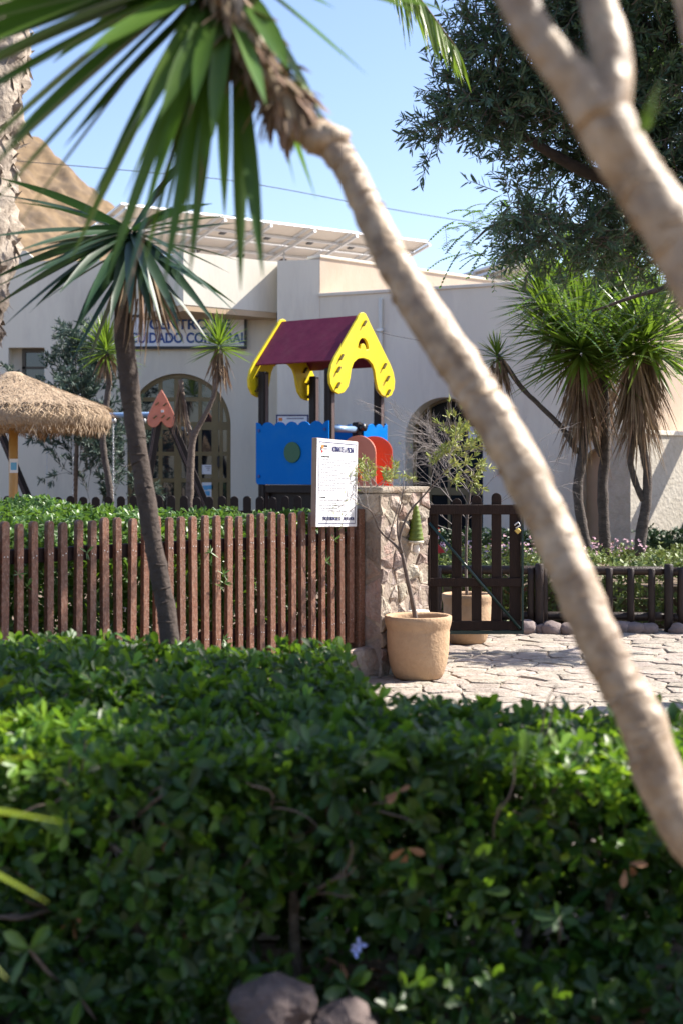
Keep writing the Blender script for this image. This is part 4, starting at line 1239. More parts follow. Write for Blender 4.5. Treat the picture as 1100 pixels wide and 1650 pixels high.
# ================================================================== SWING SET
sw = thing('swing_set', 'swing frame with a salmon heart shaped end panel and steel beam', 'swing set', P(258, 800, 21.5))
Yw = 21.5
bp0, bp1 = P(262, 668, Yw), P(-20, 672, 23.4)
MB().tube([bp0, bp1], .042, 12).build('beam', M_steel, sw)
hd = Vector((.93, .30, 0)).normalized(); hn = Vector((hd.y, -hd.x, 0))
def heart_pts():
    R = [(x * 1.12, z * 1.1) for x, z in [(0, .27), (.05, .19), (.13, .03), (.178, -.08), (.19, -.15), (.175, -.215), (.13, -.25), (.08, -.245), (.04, -.215), (.015, -.175), (0, -.165)]]
    return R + [(-x, z) for x, z in reversed(R[1:-1])]
for cc, yy in ((P(262, 660, Yw), Yw), (P(-18, 664, 23.4), 23.4)):
    Mh = frame(cc - Vector((0, .12, 0)), hd, UP, hn)
    h = MB().shape(list(reversed(heart_pts())), [], Mh, -.02, .02).build('heart_panel', M_salmon, sw, .006)
    for x, z in ((-.07, .08), (.05, .07), (-.10, -.12), (.02, -.11), (.10, -.14)):
        MB().box((-.032, -.009, 0), (.032, .009, .02), Mh @ Matrix.Translation((x, z, .021)) @ Matrix.Rotation(.7, 4, 'Z')).build('bolt', M_bolt, h)
    MB().box((-.022, -.018, 0), (.022, .018, .02), Mh @ Matrix.Translation((0.01, -.03, .021))).build('end_cap', M_silver, h)
    for s, fx in ((-1, -.34), (1, .80)):
        top = cc + hd * (s * .05) + Vector((0, .05, -.02)); foot = cc + hd * fx * 1.28; foot.z = .3
        dz = (foot - top); Ld = dz.length; dz.normalize()
        sd = dz.cross(hn).normalized()
        lg = MB().box((-.062, 0, -.05), (.062, Ld, .05), frame(top, sd, dz, hn)).build('leg', M_post, sw, .01)
        for xx in (.022, .044):
            MB().box((xx - .006, .15, .0505), (xx + .006, Ld, .053), frame(top, sd, dz, hn)).build('lit_stripe', M_postlite, lg)  # lighter stripes paint the lit edge of the leg
def link_mesh():
    pts = []
    for i in range(12):
        th = 2 * PI * i / 12
        pts.append(Vector((.010 * math.cos(th), 0, .021 * math.sin(th) * 1.2)))
    mb = MB(); mb.tube(pts + [pts[0]], .0058, 5, cap=False)
    return mb
def chain(top, zlow, parent):
    mb = MB(); z = 0; k = 0; lm = link_mesh()
    while top.z - z > zlow:
        M = Matrix.Translation(top - Vector((0, 0, z))) @ Matrix.Rotation(PI / 2 * (k % 2) + .3, 4, 'Z')
        mb.add(lm.v, lm.f, True, M); z += .040; k += 1
    o = mb.build('chain', M_chain, parent); o['kind'] = 'stuff'
    for s in (0,):
        MB().lathe([(.02, -.03), (.045, -.02), (.05, .03), (.03, .05)], top, 10).build('shackle', M_chain, parent)
for pa, pb, lab in ((76, 118, 'chain hung swing seat behind the thatched parasol'), (183, 231, 'chain hung swing seat beside the salmon heart panel')):
    t = thing('swing', lab, 'swing', P((pa + pb) / 2, 850, 22.3), group='swings on the frame')
    for p_ in (pa, pb):
        fr = (262 - p_) / 282.0
        top = bp0.lerp(bp1, fr); top = P(p_, 674, top.y)
        chain(top - Vector((0, 0, .05)), .78, t)
    q = (bp0.lerp(bp1, (262 - pa) / 282.) + bp0.lerp(bp1, (262 - pb) / 282.)) / 2
    xa = P(pa, 700, q.y).x; xb = P(pb, 700, q.y).x
    MB().box((xa - .03, q.y - .09, .74), (xb + .03, q.y + .09, .775)).build('seat', M_rubber, t, .01)

# small dark fence inside the playground
inf = thing('playground_fence', 'low dark picket fence with round tops behind the inner hedge', 'fence', (-2.5, 18.6, .3))
YI = 18.6
pm = picket_mesh(.105, 1.02, .03, 'picket'); pm.materials.append(M_post)
for i in range(33):
    px = -170 + i * 20.3
    if 318 < px < 330: continue
    x = XA(px, YI)
    link('picket', pm, None, inf, frame(Vector((x, YI, .30 + random.uniform(-.01, .01))), Vector((1, 0, 0)), UP, Vector((0, -1, 0))))
for z in (.55, 1.08):
    MB().box((XA(-180, YI), YI + .018, z - .05), (XA(490, YI), YI + .055, z + .05)).build('rail', M_post, inf)

# ================================================================== THATCHED PARASOL
UC = P(22, 640, 17.2); UX, UY = UC.x, 17.2
um = thing('thatched_parasol', 'thatched straw parasol on a varnished wooden pole', 'parasol', (UX, UY, .3))
MB().tube([(UX, UY, .3), (UX, UY, 2.55)], .055, 16).build('pole', M_pole, um)
MB().box((-.05, -.002, 0), (.05, .002, .17), frame(Vector((UX + .018, UY - .057, ZA(762, UY))), Vector((1, 0, 0)), Vector((0, 1, 0)), UP)).build('sticker', M_paper, um)
MB().box((-.035, -.002, .02), (.035, .002, .11), frame(Vector((UX + .018, UY - .0615, ZA(760, UY))), Vector((1, 0, 0)), Vector((0, 1, 0)), UP)).build('sticker_print', M_bluep, um)
zt, zr, R_ = 2.82, 2.40, 1.17
def roof_r(t): return .10 + (R_ - .10) * t
def roof_z(t): return zt - (zt - zr) * (t ** .92) - .0 - (.10 * max(0, t - .93) / .07)
prof = [(.02, zt + .03), (.09, zt + .02)] + [(roof_r(t), roof_z(t)) for t in [i / 22 for i in range(1, 23)]] + [(R_ - .02, zr - .22), (R_ - .12, zr - .27), (R_ - .25, zr - .20), (.4, zt - .42), (.05, zt - .3)]
fo = lambda i, th: 1 + .035 * noise.noise(Vector((math.cos(th) * 2, math.sin(th) * 2, i * .25))) + .012 * noise.noise(Vector((math.cos(th) * 9, math.sin(th) * 9, i * 1.1)))
MB().lathe(prof, (UX, UY, 0), 72, fn=fo).build('thatch_roof', M_thatch, um)
# straw strands lying on the slope and hanging from the rim
pos, dr, nn, ss = [], [], [], []
for k in range(9000):
    th = random.uniform(0, 2 * PI); t = random.random() ** .6
    r = roof_r(t) * (1 + random.uniform(-.02, .02)); z = roof_z(t) + random.uniform(.0, .018)
    e = Vector((math.cos(th), math.sin(th), 0)); tn = Vector((-math.sin(th), math.cos(th), 0))
    d = e * .9 + Vector((0, 0, -.45)) + tn * random.uniform(-.9, .9)
    pos.append((UX + e.x * r, UY + e.y * r, z)); dr.append(d); nn.append((e.x * .45, e.y * .45, .9)); ss.append(random.uniform(.08, .16))
for k in range(3800):
    th = random.uniform(0, 2 * PI); r = R_ * random.uniform(.84, 1.01)
    lump = .5 + .5 * noise.noise(Vector((math.cos(th) * 3, math.sin(th) * 3, 5)))
    e = Vector((math.cos(th), math.sin(th), 0)); tn = Vector((-math.sin(th), math.cos(th), 0))
    pos.append((UX + e.x * r, UY + e.y * r, zr - .10 - random.uniform(0, .16))); dr.append(Vector((0, 0, -1)) + e * random.uniform(-.5, .3) + tn * random.uniform(-.7, .7)); nn.append(tuple(e)); ss.append(random.uniform(.05, .10 + .20 * max(0, lump - .4)))
o = link('straw', leaves_mesh('straw', np.array(pos), np.array([tuple(d) for d in dr]), np.array(nn), np.array(ss), 'needle'), M_thatch_s, um); o['kind'] = 'stuff'
o = MB().box((XA(50, 16.6), 16.55, ZA(693, 16.6)), (XA(57, 16.6), 16.57, ZA(684, 16.6)), None).build('yellow_tag', M_yel, um)

# ================================================================== VEGETATION BUILDERS
def yucca_head(parent, c, axis, n, L, w, mat, objects, droop=(.05, .5), tilt=(0, 1.9), name='leaf', n_dead=0, deadL=.5, dead_mat=M_straw, stuff_name='crown', deadw=None, sky_only=False):
    """a head of sword leaves round c; leaves are objects when OBJECTS, else one joined crown"""
    axis = Vector(axis).normalized(); c = Vector(c)
    ref = axis.cross(Vector((.3, .9, .2))).normalized(); ref2 = axis.cross(ref)
    mbj = MB()
    for k in range(n):
        t = tilt[0] + (tilt[1] - tilt[0]) * ((k + .5) / n) ** .8 + random.uniform(-.12, .12)
        an = k * 2.39996 + random.uniform(-.2, .2)
        d = axis * math.cos(t) + (ref * math.cos(an) + ref2 * math.sin(an)) * math.sin(t)
        f = t / tilt[1]
        dp = droop[0] + (droop[1] - droop[0]) * f * random.uniform(.5, 1.2)
        st = c + axis * (.10 * L * (1 - f)) - axis * (.18 * L * f) + d * .03 * L
        vs, fs = blade(st, d, L * random.uniform(.72, 1.08) * (.8 + .2 * math.sin(min(1, t) * PI / 2)), w * random.uniform(.8, 1.15), dp, 7, twist=random.uniform(-.5, .5))
        if objects:
            MB().add(vs, fs, True).build(name, mat, parent)
        else:
            mbj.add(vs, fs, True)
    if mbj.v:
        o = mbj.build(stuff_name, mat, parent); o['kind'] = 'stuff'
    if n_dead:
        md = MB()
        for k in range(n_dead):
            an = random.uniform(0, 2 * PI); s = random.random()
            p = c - axis * (.15 * L + deadL * 1.25 * s * random.uniform(.3, 1)) 
            rr = .03 + .06 * random.random()
            e = ref * math.cos(an) + ref2 * math.sin(an)
            d = e * random.uniform(.08, .55) + Vector((0, 0, -1)) + Vector((random.uniform(-.15, .15), random.uniform(-.15, .15), 0))
            vs, fs = blade(p + e * rr, d, deadL * random.uniform(.5, 1.1), (deadw or w * .7), random.uniform(-.05, .25), 4, fold=.2, twist=random.uniform(-1.5, 1.5), base_w=.9)
            md.add(vs, fs, False)
        o = md.build('dead_leaves', dead_mat, parent); o['kind'] = 'stuff'

def trunk(parent, path, radii, n=40, seg=18, mat=M_bark, ring=.05, bump=.10, name='trunk', rs=22, fs_=9, scars=0, scar_mat=None):
    pts = curve(path, n); rr = [float(np.interp(i / (n - 1) * (len(radii) - 1), range(len(radii)), radii)) for i in range(n)]
    o = random.uniform(0, 50)
    def fn(i, j, p):
        return 1 + bump * noise.noise(p * fs_ + Vector((o, 0, 0))) + bump * .6 * noise.noise(p * fs_ * 2.7 + Vector((o, 0, 0))) + ring * math.sin(i * 2 * PI / max(2, n / rs)) * .5
    P3 = [Vector(p) for p in pts]
    MB().tube(P3, rr, seg, fn=fn).build(name, mat, parent)
    if scars:
        ms = MB()
        for k in range(scars):
            i = random.randrange(2, n - 2); t = (P3[i + 1] - P3[i - 1]).normalized()
            a = t.cross(Vector((.3, .5, .8))).normalized(); b = t.cross(a)
            th0 = random.uniform(0, 2 * PI); dth = random.uniform(.5, 2.2); sl = random.uniform(-.012, .012)
            arc = []
            for q in range(7):
                th = th0 + dth * q / 6
                arc.append(P3[i] + (a * math.cos(th) + b * math.sin(th)) * (rr[i] * (1.0 + random.uniform(-.02, .03))) + t * (sl * (q - 3) / 3 + random.uniform(-.002, .002)))
            w = rr[i] * random.uniform(.03, .09)
            ms.tube(arc, [w * .2, w * .8, w, w, w, w * .7, w * .2], 5)
        o = ms.build('bark_scars', scar_mat or mat, parent); o['kind'] = 'stuff'
    return [Vector(p) for p in pts]

# ---------- foreground leaning yucca (pale trunk)
def W2R(w, Y): return w / FPX * Y / 2
y1 = thing('leaning_yucca', 'tall leaning yucca with pale bare trunk and drooping green leaf head', 'tree', (1.42, 2.62, 0))
spec = [(1112, 1345, 86, 2.95), (1032, 1162, 81, 3.0), (995, 1095, 77, 3.03), (954, 1009, 76, 3.06), (917, 918, 75, 3.1), (886, 850, 75, 3.14), (832, 740, 77, 3.2), (777, 645, 75, 3.27), (745, 600, 73, 3.3), (675, 491, 71, 3.38), (640, 436, 60, 3.42), (601, 355, 54, 3.5), (562, 275, 50, 3.56), (528, 228, 56, 3.6), (484, 200, 54, 3.63), (440, 140, 52, 3.66), (400, 65, 56, 3.7), (368, 0, 60, 3.74), (348, -70, 58, 3.78)]
pa = [(1.42, 2.62, -.05), (1.28, 2.70, .25), (1.05, 2.82, .55)] + [tuple(P(px, py, Y)) for px, py, w, Y in spec]
ra = [.075, .068, .062] + [W2R(w * .95, Y) for px, py, w, Y in spec]
trunk(y1, pa, ra, 170, 24, M_bark, .05, .11, rs=44, fs_=13, scars=190)
MB().tube([P(528, 240, 3.6), P(536, 222, 3.59), P(542, 206, 3.58)], [.040, .042, .040], 14, fn=lambda i, j, p: 1 + .15 * noise.noise(p * 30)).build('pruned_stub', M_bark, y1)
vs, fs = blob_rock(P(515, 226, 3.59), .046, (1.0, 1, .9), 3, .25)
MB().add(vs, fs, True).build('pruned_knot', M_bark, y1)
cc = P(345, -60, 3.78)
ax = (P(330, -160, 3.8) - P(362, 0, 3.74)).normalized()
# leaf fibres and old leaf bases round the upper trunk
pos, dr, nn_, ss = [], [], [], []
for k in range(420):
    t = random.random()
    a_ = P(478, 190, 3.63); b_ = P(345, -60, 3.78); m_ = P(405, 80, 3.7)
    p = (a_.lerp(m_, t * 2) if t < .5 else m_.lerp(b_, t * 2 - 1))
    e = Vector((random.gauss(0, 1), random.gauss(0, 1), random.gauss(0, .4))).normalized()
    pos.append(p + e * .05); dr.append(e * .5 + Vector((.25, 0, -1)) * random.uniform(.4, 1.2)); nn_.append(tuple(e)); ss.append(random.uniform(.05, .12))
o = link('leaf_fibres', leaves_mesh('leaf_fibres', np.array([tuple(p) for p in pos]), np.array([tuple(d) for d in dr]), np.array(nn_), np.array(ss), 'lance'), M_straw, y1); o['kind'] = 'stuff'
# hand-placed leaves: base pixel, tip pixel, width px, depth of tip, sag
LV = [((345, -10), (180, 440), 26, 3.45, .0), ((350, -5), (230, 450), 24, 3.6, .0), ((340, -15), (140, 350), 26, 3.6, .01), ((330, -25), (90, 300), 26, 3.7, .02), ((325, -25), (40, 240), 28, 3.65, .02), ((350, 0), (270, 440), 24, 3.5, 0), ((358, 5), (310, 420), 24, 3.55, 0), ((320, -35), (70, 200), 28, 3.4, .02), ((345, -5), (245, 260), 26, 3.85, 0), ((335, -10), (190, 250), 26, 3.8, .01),
      ((340, -10), (205, 470), 34, 3.55, .0), ((345, 0), (258, 400), 34, 3.7, .0), ((330, -20), (165, 300), 34, 3.5, .0), ((320, -20), (55, 275), 36, 3.55, .02), ((310, -30), (-20, 170), 40, 3.5, .03), ((305, -45), (-40, 60), 42, 3.55, .05), ((300, -50), (-60, 5), 40, 3.7, .05),
      ((355, 10), (330, 260), 36, 3.5, 0), ((370, 0), (420, 420), 32, 3.6, 0), ((385, 0), (388, 440), 28, 3.75, 0), ((400, -20), (520, 200), 36, 3.6, .0), ((400, -40), (578, 118), 34, 3.7, .02), ((395, -50), (530, 18), 26, 3.75, .05), ((372, 10), (425, 160), 30, 3.4, 0),
      ((350, 0), (300, 320), 34, 3.9, 0), ((335, -10), (230, 200), 36, 3.4, 0), ((325, -30), (100, 160), 36, 3.9, .02), ((345, 5), (315, 160), 30, 3.4, 0), ((315, -40), (20, 100), 40, 3.9, .04), ((360, 5), (362, 330), 26, 3.9, 0), ((395, -20), (470, 280), 30, 3.85, 0), ((385, -10), (500, 300), 30, 3.95, 0),
      ((300, -50), (-30, 30), 44, 3.45, .04), ((290, -70), (60, -10), 40, 3.4, .05), ((310, -40), (60, 60), 42, 3.6, .04), ((315, -30), (-10, 120), 44, 3.65, .03), ((320, -30), (80, 110), 40, 3.45, .03), ((330, -15), (150, 90), 40, 3.4, .02), ((335, -10), (120, 230), 36, 3.7, .02),
      ((345, 0), (210, 300), 34, 3.75, 0), ((350, 0), (240, 330), 32, 3.45, 0), ((350, 0), (265, 180), 34, 3.4, 0), ((365, 0), (345, 210), 32, 3.45, 0), ((390, -20), (460, 110), 32, 3.5, .02),
      ((340, 0), (190, 395), 32, 3.9, 0), ((330, -10), (130, 395), 34, 3.85, 0), ((310, -40), (30, 210), 38, 3.8, .03), ((300, -60), (-80, 110), 42, 3.7, .03), ((355, 0), (285, 470), 30, 3.75, 0)]
for (bx, by), (tx, ty), w, Yt, sag in LV:
    b0 = P(bx, by, 3.76)
    if tx < 120: tx, ty = bx + (tx - bx) * 1.32, by + (ty - by) * 1.32
    else: tx, ty = bx + (tx - bx) * 1.08, by + (ty - by) * 1.08
    t0 = P(tx, ty, Yt)
    d = t0 - b0; L = d.length
    d2 = (d + Vector((0, 0, sag * L + .12 * L)))
    vs, fs = blade(b0, d2, d2.length, w / FPX * 3.65 * (.92 if by > -15 else 1.12), .12, 10, fold=.3, twist=random.uniform(-.4, .4), base_w=.75, tip=.6)
    # droop in blade() is relative to its own length
    MB().add(vs, fs, True).build('leaf', M_yucca_o, y1)
for (bx, by), (tx, ty), w, Yt in (((350, 10), (325, 300), 14, 3.6), ((365, 30), (310, 200), 14, 3.5), ((350, 40), (195, 500), 14, 3.6)):
    b0 = P(bx, by, 3.76); t0 = P(tx, ty, Yt)
    vs, fs = blade(b0, t0 - b0 + Vector((0, 0, .08)), (t0 - b0).length, w / FPX * 3.65, .12, 8, twist=.6, base_w=.8)
    MB().add(vs, fs, True).build('dead_leaf', M_straw, y1)
yucca_head(y1, cc + Vector((0, 0, .05)), ax, 34, .72, .05, M_yucca_o, True, (.02, .25), (0, 1.35))

# ---------- second yucca, dark trunk before the fence
y2 = thing('dark_trunk_yucca', 'yucca with curved dark trunk and dark leaf head rising before the fence', 'tree', tuple(P(282, 1130, 7.0).xy) + (0,))
Y2 = 7.0
pts2 = [(285, 1290, 42), (280, 1130, 40), (272, 1020, 37), (262, 950, 36), (246, 870, 35), (232, 780, 36), (219, 700, 36), (211, 640, 37), (203, 570, 38), (199, 500, 36), (205, 430, 34), (210, 380, 32)]
trunk(y2, [tuple(P(a, b, Y2)) for a, b, c in pts2], [W2R(c * .84, Y2) for a, b, c in pts2], 70, 16, M_bark2, .03, .12, rs=30, fs_=9, scars=90)
c2 = P(212, 372, Y2)
yucca_head(y2, c2, (-.2, -.1, 1), 18, .6, .045, M_yucca_d, True, (.02, .2), (1.0, 2.4), n_dead=90, deadL=.30, deadw=.014)
for tx, ty, Yt in ((0, 466, 6.7), (48, 497, 6.5), (20, 440, 7.2), (118, 455, 6.4), (80, 480, 7.0), (16, 292, 6.8), (16, 318, 7.1), (4, 383, 6.7), (40, 330, 6.5), (349, 482, 6.7), (322, 497, 6.6), (274, 497, 6.4), (250, 492, 6.8), (236, 455, 6.3), (382, 350, 6.8), 
                   (330, 215, 7.1), (327, 333, 6.5), (300, 470, 7.2), (140, 500, 6.7), (100, 425, 6.3), (150, 480, 6.4), (60, 400, 6.4), (70, 440, 6.5), (165, 470, 6.9), (110, 380, 6.3), (185, 490, 6.5), (10, 425, 7.1), (210, 480, 6.3), (290, 420, 6.3), (345, 430, 7.1), (90, 470, 6.6), (30, 475, 6.9), (130, 400, 6.2)):
    t0 = P(tx, ty, Yt); d = t0 - c2
    vs, fs = blade(c2 + d * .03, d + Vector((0, 0, .14 * d.length)), d.length * 1.12, .056, .14, 9, twist=random.uniform(-.6, .6))
    MB().add(vs, fs, True).build('leaf', M_yucca_d, y2)

# ---------- big forked trunk very near
fk = thing('forked_trunk_tree', 'thick pale forked trunk leaning in from the right, out of focus', 'tree', (1.25, 1.95, 0))
bpts = [((1.25, 1.95, -.05), .085), ((1.12, 1.98, .5), .078), ((.93, 2.02, 1.1), .07)] + [(tuple(P(px, py, Y)), W2R(w, Y)) for px, py, w, Y in ((1230, 640, 100, 2.08), (1124, 445, 97, 2.14), (1064, 345, 93, 2.17), (1028, 292, 90, 2.19), (985, 220, 90, 2.2), (955, 160, 92, 2.22))]
trunk(fk, [b[0] for b in bpts], [b[1] for b in bpts], 70, 22, M_bark, .02, .10, rs=24, fs_=8, scars=50)
brA = [(968, 190, 88, 2.2), (938, 145, 80, 2.21), (902, 104, 68, 2.22), (863, 54, 60, 2.24), (833, 0, 60, 2.26), (790, -80, 58, 2.3), (700, -280, 54, 2.36), (640, -480, 50, 2.4)]
brB = [(966, 200, 84, 2.2), (982, 130, 74, 2.21), (978, 60, 66, 2.23), (962, 0, 58, 2.26), (950, -80, 56, 2.3), (935, -280, 52, 2.36), (930, -480, 48, 2.4)]
for br in (brA, brB):
    pp = trunk(fk, [tuple(P(a, b, Y)) for a, b, w, Y in br], [W2R(w, Y) for a, b, w, Y in br], 30, 18, M_bark, .02, .09, name='branch', rs=12, fs_=8)
    yucca_head(fk, pp[-1], (0, 0, 1), 34, .6, .045, M_yucca_o, True, (.05, .2), (.1, 1.25))
brC = [(1180, 540, 70, 2.12), (1170, 250, 56, 2.25), (1112, 10, 48, 2.4), (1085, -120, 46, 2.45), (1090, -260, 42, 2.5)]
pp = trunk(fk, [tuple(P(a, b, Y)) for a, b, w, Y in brC], [W2R(w, Y) for a, b, w, Y in brC], 26, 14, M_bark, .02, .09, name='branch', rs=12, fs_=8)
yucca_head(fk, pp[-1], (0, 0, 1), 26, .5, .04, M_yucca_o, True, (.05, .2), (.1, 1.25))
sp0 = P(1012, 200, 2.13)
for k, (tx, ty) in enumerate(((1062, 128), (1045, 165), (1066, 160), (1052, 190))):
    t0 = P(tx, ty, 2.1); vs, fs = blade(P(1030, 212, 2.12), t0 - P(1030, 212, 2.12), (t0 - P(1030, 212, 2.12)).length, .017, .05, 5)
    MB().add(vs, fs, True).build('sprout_leaf', M_hedge2, fk)

# ---------- near yucca off the left edge: only leaf tips reach into the picture
y3 = thing('corner_yucca', 'bright yellow green leaf tips entering at the left edge, close and blurred', 'plant', (-.98, 2.7, 0))
YC = 2.7
ctr = P(-280, 1290, YC)
trunk(y3, [(ctr.x, YC, -.05), (ctr.x + .02, YC, .5), tuple(ctr)], [.05, .045, .04], 20, 12, M_bark3)
for tx, ty, w in ((45, 1072, 30), (62, 1140, 22), (92, 1212, 22), (106, 1326, 32), (64, 1450, 24), (-10, 1560, 26)):
    t0 = P(tx, ty, YC - .05); d = t0 - ctr
    vs, fs = blade(ctr, d + Vector((0, 0, .12 * d.length)), d.length, w / FPX * YC * 1.25, .12, 9, fold=.3)
    MB().add(vs, fs, True).build('leaf', M_bright, y3)
yucca_head(y3, ctr, (-.8, 0, .7), 30, .5, .035, M_bright, True, (.02, .3), (0, 1.2))

# ---------- shaggy palm at the left edge with a frond reaching over
pm_ = thing('shaggy_palm', 'thick shaggy barked palm trunk at the upper left edge', 'palm tree', (-2.55, 8.1, 0))
ppts = [(-150, 1080, 200), (-122, 800, 150), (-95, 620, 150), (-72, 500, 150), (-50, 380, 150), (-52, 250, 150), (-36, 120, 156), (-33, 0, 160), (-30, -200, 150), (-25, -420, 150)]
trunk(pm_, [tuple(P(a, b, 8.1)) for a, b, c in ppts], [W2R(c, 8.1) for a, b, c in ppts], 90, 28, M_palmbark, .06, .22, rs=40, fs_=9)
pos, dr, nn_, ss = [], [], [], []
cv = curve([tuple(P(a, b, 8.1)) for a, b, c in ppts], 200)
mbx = MB()
for k in range(900):
    i = random.randrange(20, 199); p = Vector(cv[i]); an = random.uniform(0, 2 * PI)
    e = Vector((math.cos(an), math.sin(an), 0)); r = .262
    vs, fs = blade(p + e * (r - .02), e * random.uniform(.1, .8) + Vector((0, 0, random.choice((1, -1, -1)) * random.uniform(.4, 1))), random.uniform(.05, .13), random.uniform(.02, .06), random.uniform(0, .3), 3, fold=.2, twist=random.uniform(-1, 1), base_w=1)
    mbx.add(vs, fs)
o = mbx.build('bark_stubs', M_palmbark, pm_); o['kind'] = 'stuff'
pt_ = Vector(cv[-1])
def frond(parent, path, nl, ll, w, mat, hang=.6):
    pts = [Vector(p) for p in curve(path, 26)]
    fr_ = MB(); fr_.tube(pts, [.022 - .018 * i / 25 for i in range(26)], 6)
    f = fr_.build('frond', M_straw, parent)
    mbl = MB()
    for k in range(nl):
        t = .18 + .82 * k / nl
        i = min(24, int(t * 25)); p = pts[i].lerp(pts[i + 1], t * 25 - i)
        tg = (pts[i + 1] - pts[i]).normalized(); sd = tg.cross(UP).normalized()
        for s in (-1, 1):
            d = sd * s * random.uniform(.5, .9) + tg * random.uniform(.6, 1) + Vector((0, 0, random.uniform(-.5, .2) - hang * .4))
            vs, fs = blade(p, d, ll * random.uniform(.7, 1.1) * (1 - .55 * max(0, t - .6) / .4), w, hang * random.uniform(.5, 1.2), 5, fold=.3, twist=random.uniform(-.5, .5))
            mbl.add(vs, fs)
    o = mbl.build('leaflets', mat, f); o['kind'] = 'stuff'
frond(pm_, [tuple(pt_), tuple(P(250, -420, 7.9)), tuple(P(520, -210, 7.7)), tuple(P(640, -50, 7.6)), tuple(P(735, 78, 7.5))], 70, .42, .022, M_yucca, .5)
for an in (0.6, 1.5, 2.4, 3.3, 4.4):
    e = Vector((math.cos(an), math.sin(an), 0))
    frond(pm_, [tuple(pt_), tuple(pt_ + e * .9 + Vector((0, 0, .75))), tuple(pt_ + e * 1.9 + Vector((0, 0, .7))), tuple(pt_ + e * 2.6 + Vector((0, 0, .1)))], 34, .4, .025, M_yucca, .5)

# ---------- yuccas behind the bed (right)
def small_yucca(label, paths, heads, Y, mat_b=M_bark4, loc=None, group=None, name='yucca_tree'):
    base = P(paths[0][0][0], paths[0][0][1], Y)
    t = thing(name, label, 'tree', (base.x, base.y, .3), group=group)
    for i, pth in enumerate(paths):
        trunk(t, [tuple(P(p[0], p[1], Y + (p[3] if len(p) > 3 else 0))) for p in pth], [W2R(p[2] * .66, Y) for p in pth], 40, 12, mat_b, .05, .16, name='trunk' if i == 0 else 'branch', rs=26, fs_=10)
    for (px, py, dy, ax_, n, L, w, tl, nd, dl, objs) in heads:
        yucca_head(t, P(px, py, Y + dy), ax_, int(n * 1.25), L * .92, w * .85, M_yucca, objs, (.0, .16), (.0, tl), n_dead=int(nd * 1.0), deadL=dl * .85, deadw=.02)
    return t
small_yucca('yucca with side branch and long dry leaf skirts, left trunk of the three', [[(950, 905, 26), (938, 850, 25), (930, 790, 24), (938, 730, 24), (945, 650, 24), (938, 580, 22)], [(930, 730, 16), (905, 690, 13), (870, 655, 12), (840, 625, 12), (815, 590, 12), (800, 572, 12)]],
            [(935, 555, -.1, (-.05, -.15, 1), 210, .98, .05, 2.05, 330, .80, False), (895, 530, .2, (-.4, -.2, 1), 110, .8, .045, 1.9, 60, .4, False), (800, 572, 0, (-.2, 0, 1), 50, .36, .028, 2.0, 90, .36, False)], 17.2, group='yuccas in the bed by the wall')
small_yucca('tall yucca under the dark tree, middle trunk of the three', [[(975, 900, 30), (972, 840, 27), (970, 780, 26), (975, 720, 25), (972, 640, 24), (960, 540, 24), (930, 480, 22)], [(968, 735, 16), (955, 700, 15), (950, 650, 15)]],
            [(880, 478, .3, (-.3, 0, 1), 150, .80, .046, 1.9, 60, .4, False), (960, 535, .2, (0, -.2, 1), 150, .95, .05, 1.9, 420, .9, False), (1010, 450, .4, (0, -.1, 1), 130, .85, .046, 1.9, 60, .5, False), (920, 440, .6, (-.1, 0, 1), 120, .8, .045, 1.9, 40, .4, False), (995, 490, .5, (.1, 0, 1), 140, .9, .05, 1.9, 160, .6, False)], 17.5, group='yuccas in the bed by the wall')
small_yucca('yucca with forked lower trunk beside the rough wall, right of the three', [[(1028, 898, 30), (1034, 850, 28), (1040, 810, 25), (1042, 760, 21), (1033, 710, 20), (1028, 660, 20), (1040, 600, 20), (1040, 560, 20)], [(1036, 806, 17), (1022, 775, 16), (1014, 735, 15), (1022, 690, 15), (1022, 620, 15)]],
            [(1045, 540, 0, (.1, -.1, 1), 190, 1.0, .05, 2.1, 300, .8, False), (1018, 560, -.1, (-.1, 0, 1), 80, .8, .046, 1.9, 300, .85, False)], 16.9, group='yuccas in the bed by the wall')
# playground yuccas
small_yucca('small yucca tree with spiky head left of the door sign', [[(180, 830, 18), (176, 780, 17), (168, 730, 16), (166, 690, 15), (172, 650, 15), (176, 610, 14), (172, 570, 13)]],
            [(172, 560, 0, (-.05, -.1, 1), 90, .62, .034, 2.0, 70, .3, False)], 19.6, group='small yuccas in the playground')
small_yucca('small yucca tree with curved trunk before the arched door', [[(305, 830, 20), (306, 790, 20), (308, 740, 18), (312, 705, 17), (325, 680, 12), (342, 645, 11), (351, 610, 11), (354, 570, 11)], [(310, 705, 13), (302, 680, 12), (297, 650, 11), (291, 612, 11)]],
            [(354, 552, 0, (.0, -.1, 1), 90, .52, .03, 1.9, 90, .42, False)], 19.2, mat_b=M_bark3, group='small yuccas in the playground')
t = bpy.data.objects['yucca_tree.004']
md = MB()
for k in range(46):
    an = random.uniform(0, 2 * PI); p = P(291, 612 + random.uniform(0, 30), 19.2)
    d = Vector((math.cos(an) * .25, math.sin(an) * .25, -1))
    vs, fs = blade(p, d, random.uniform(.25, .8), .025, random.uniform(-.1, .2), 4, twist=random.uniform(-1, 1), base_w=.9); md.add(vs, fs)
o = md.build('dead_leaves', M_straw, t); o['kind'] = 'stuff'

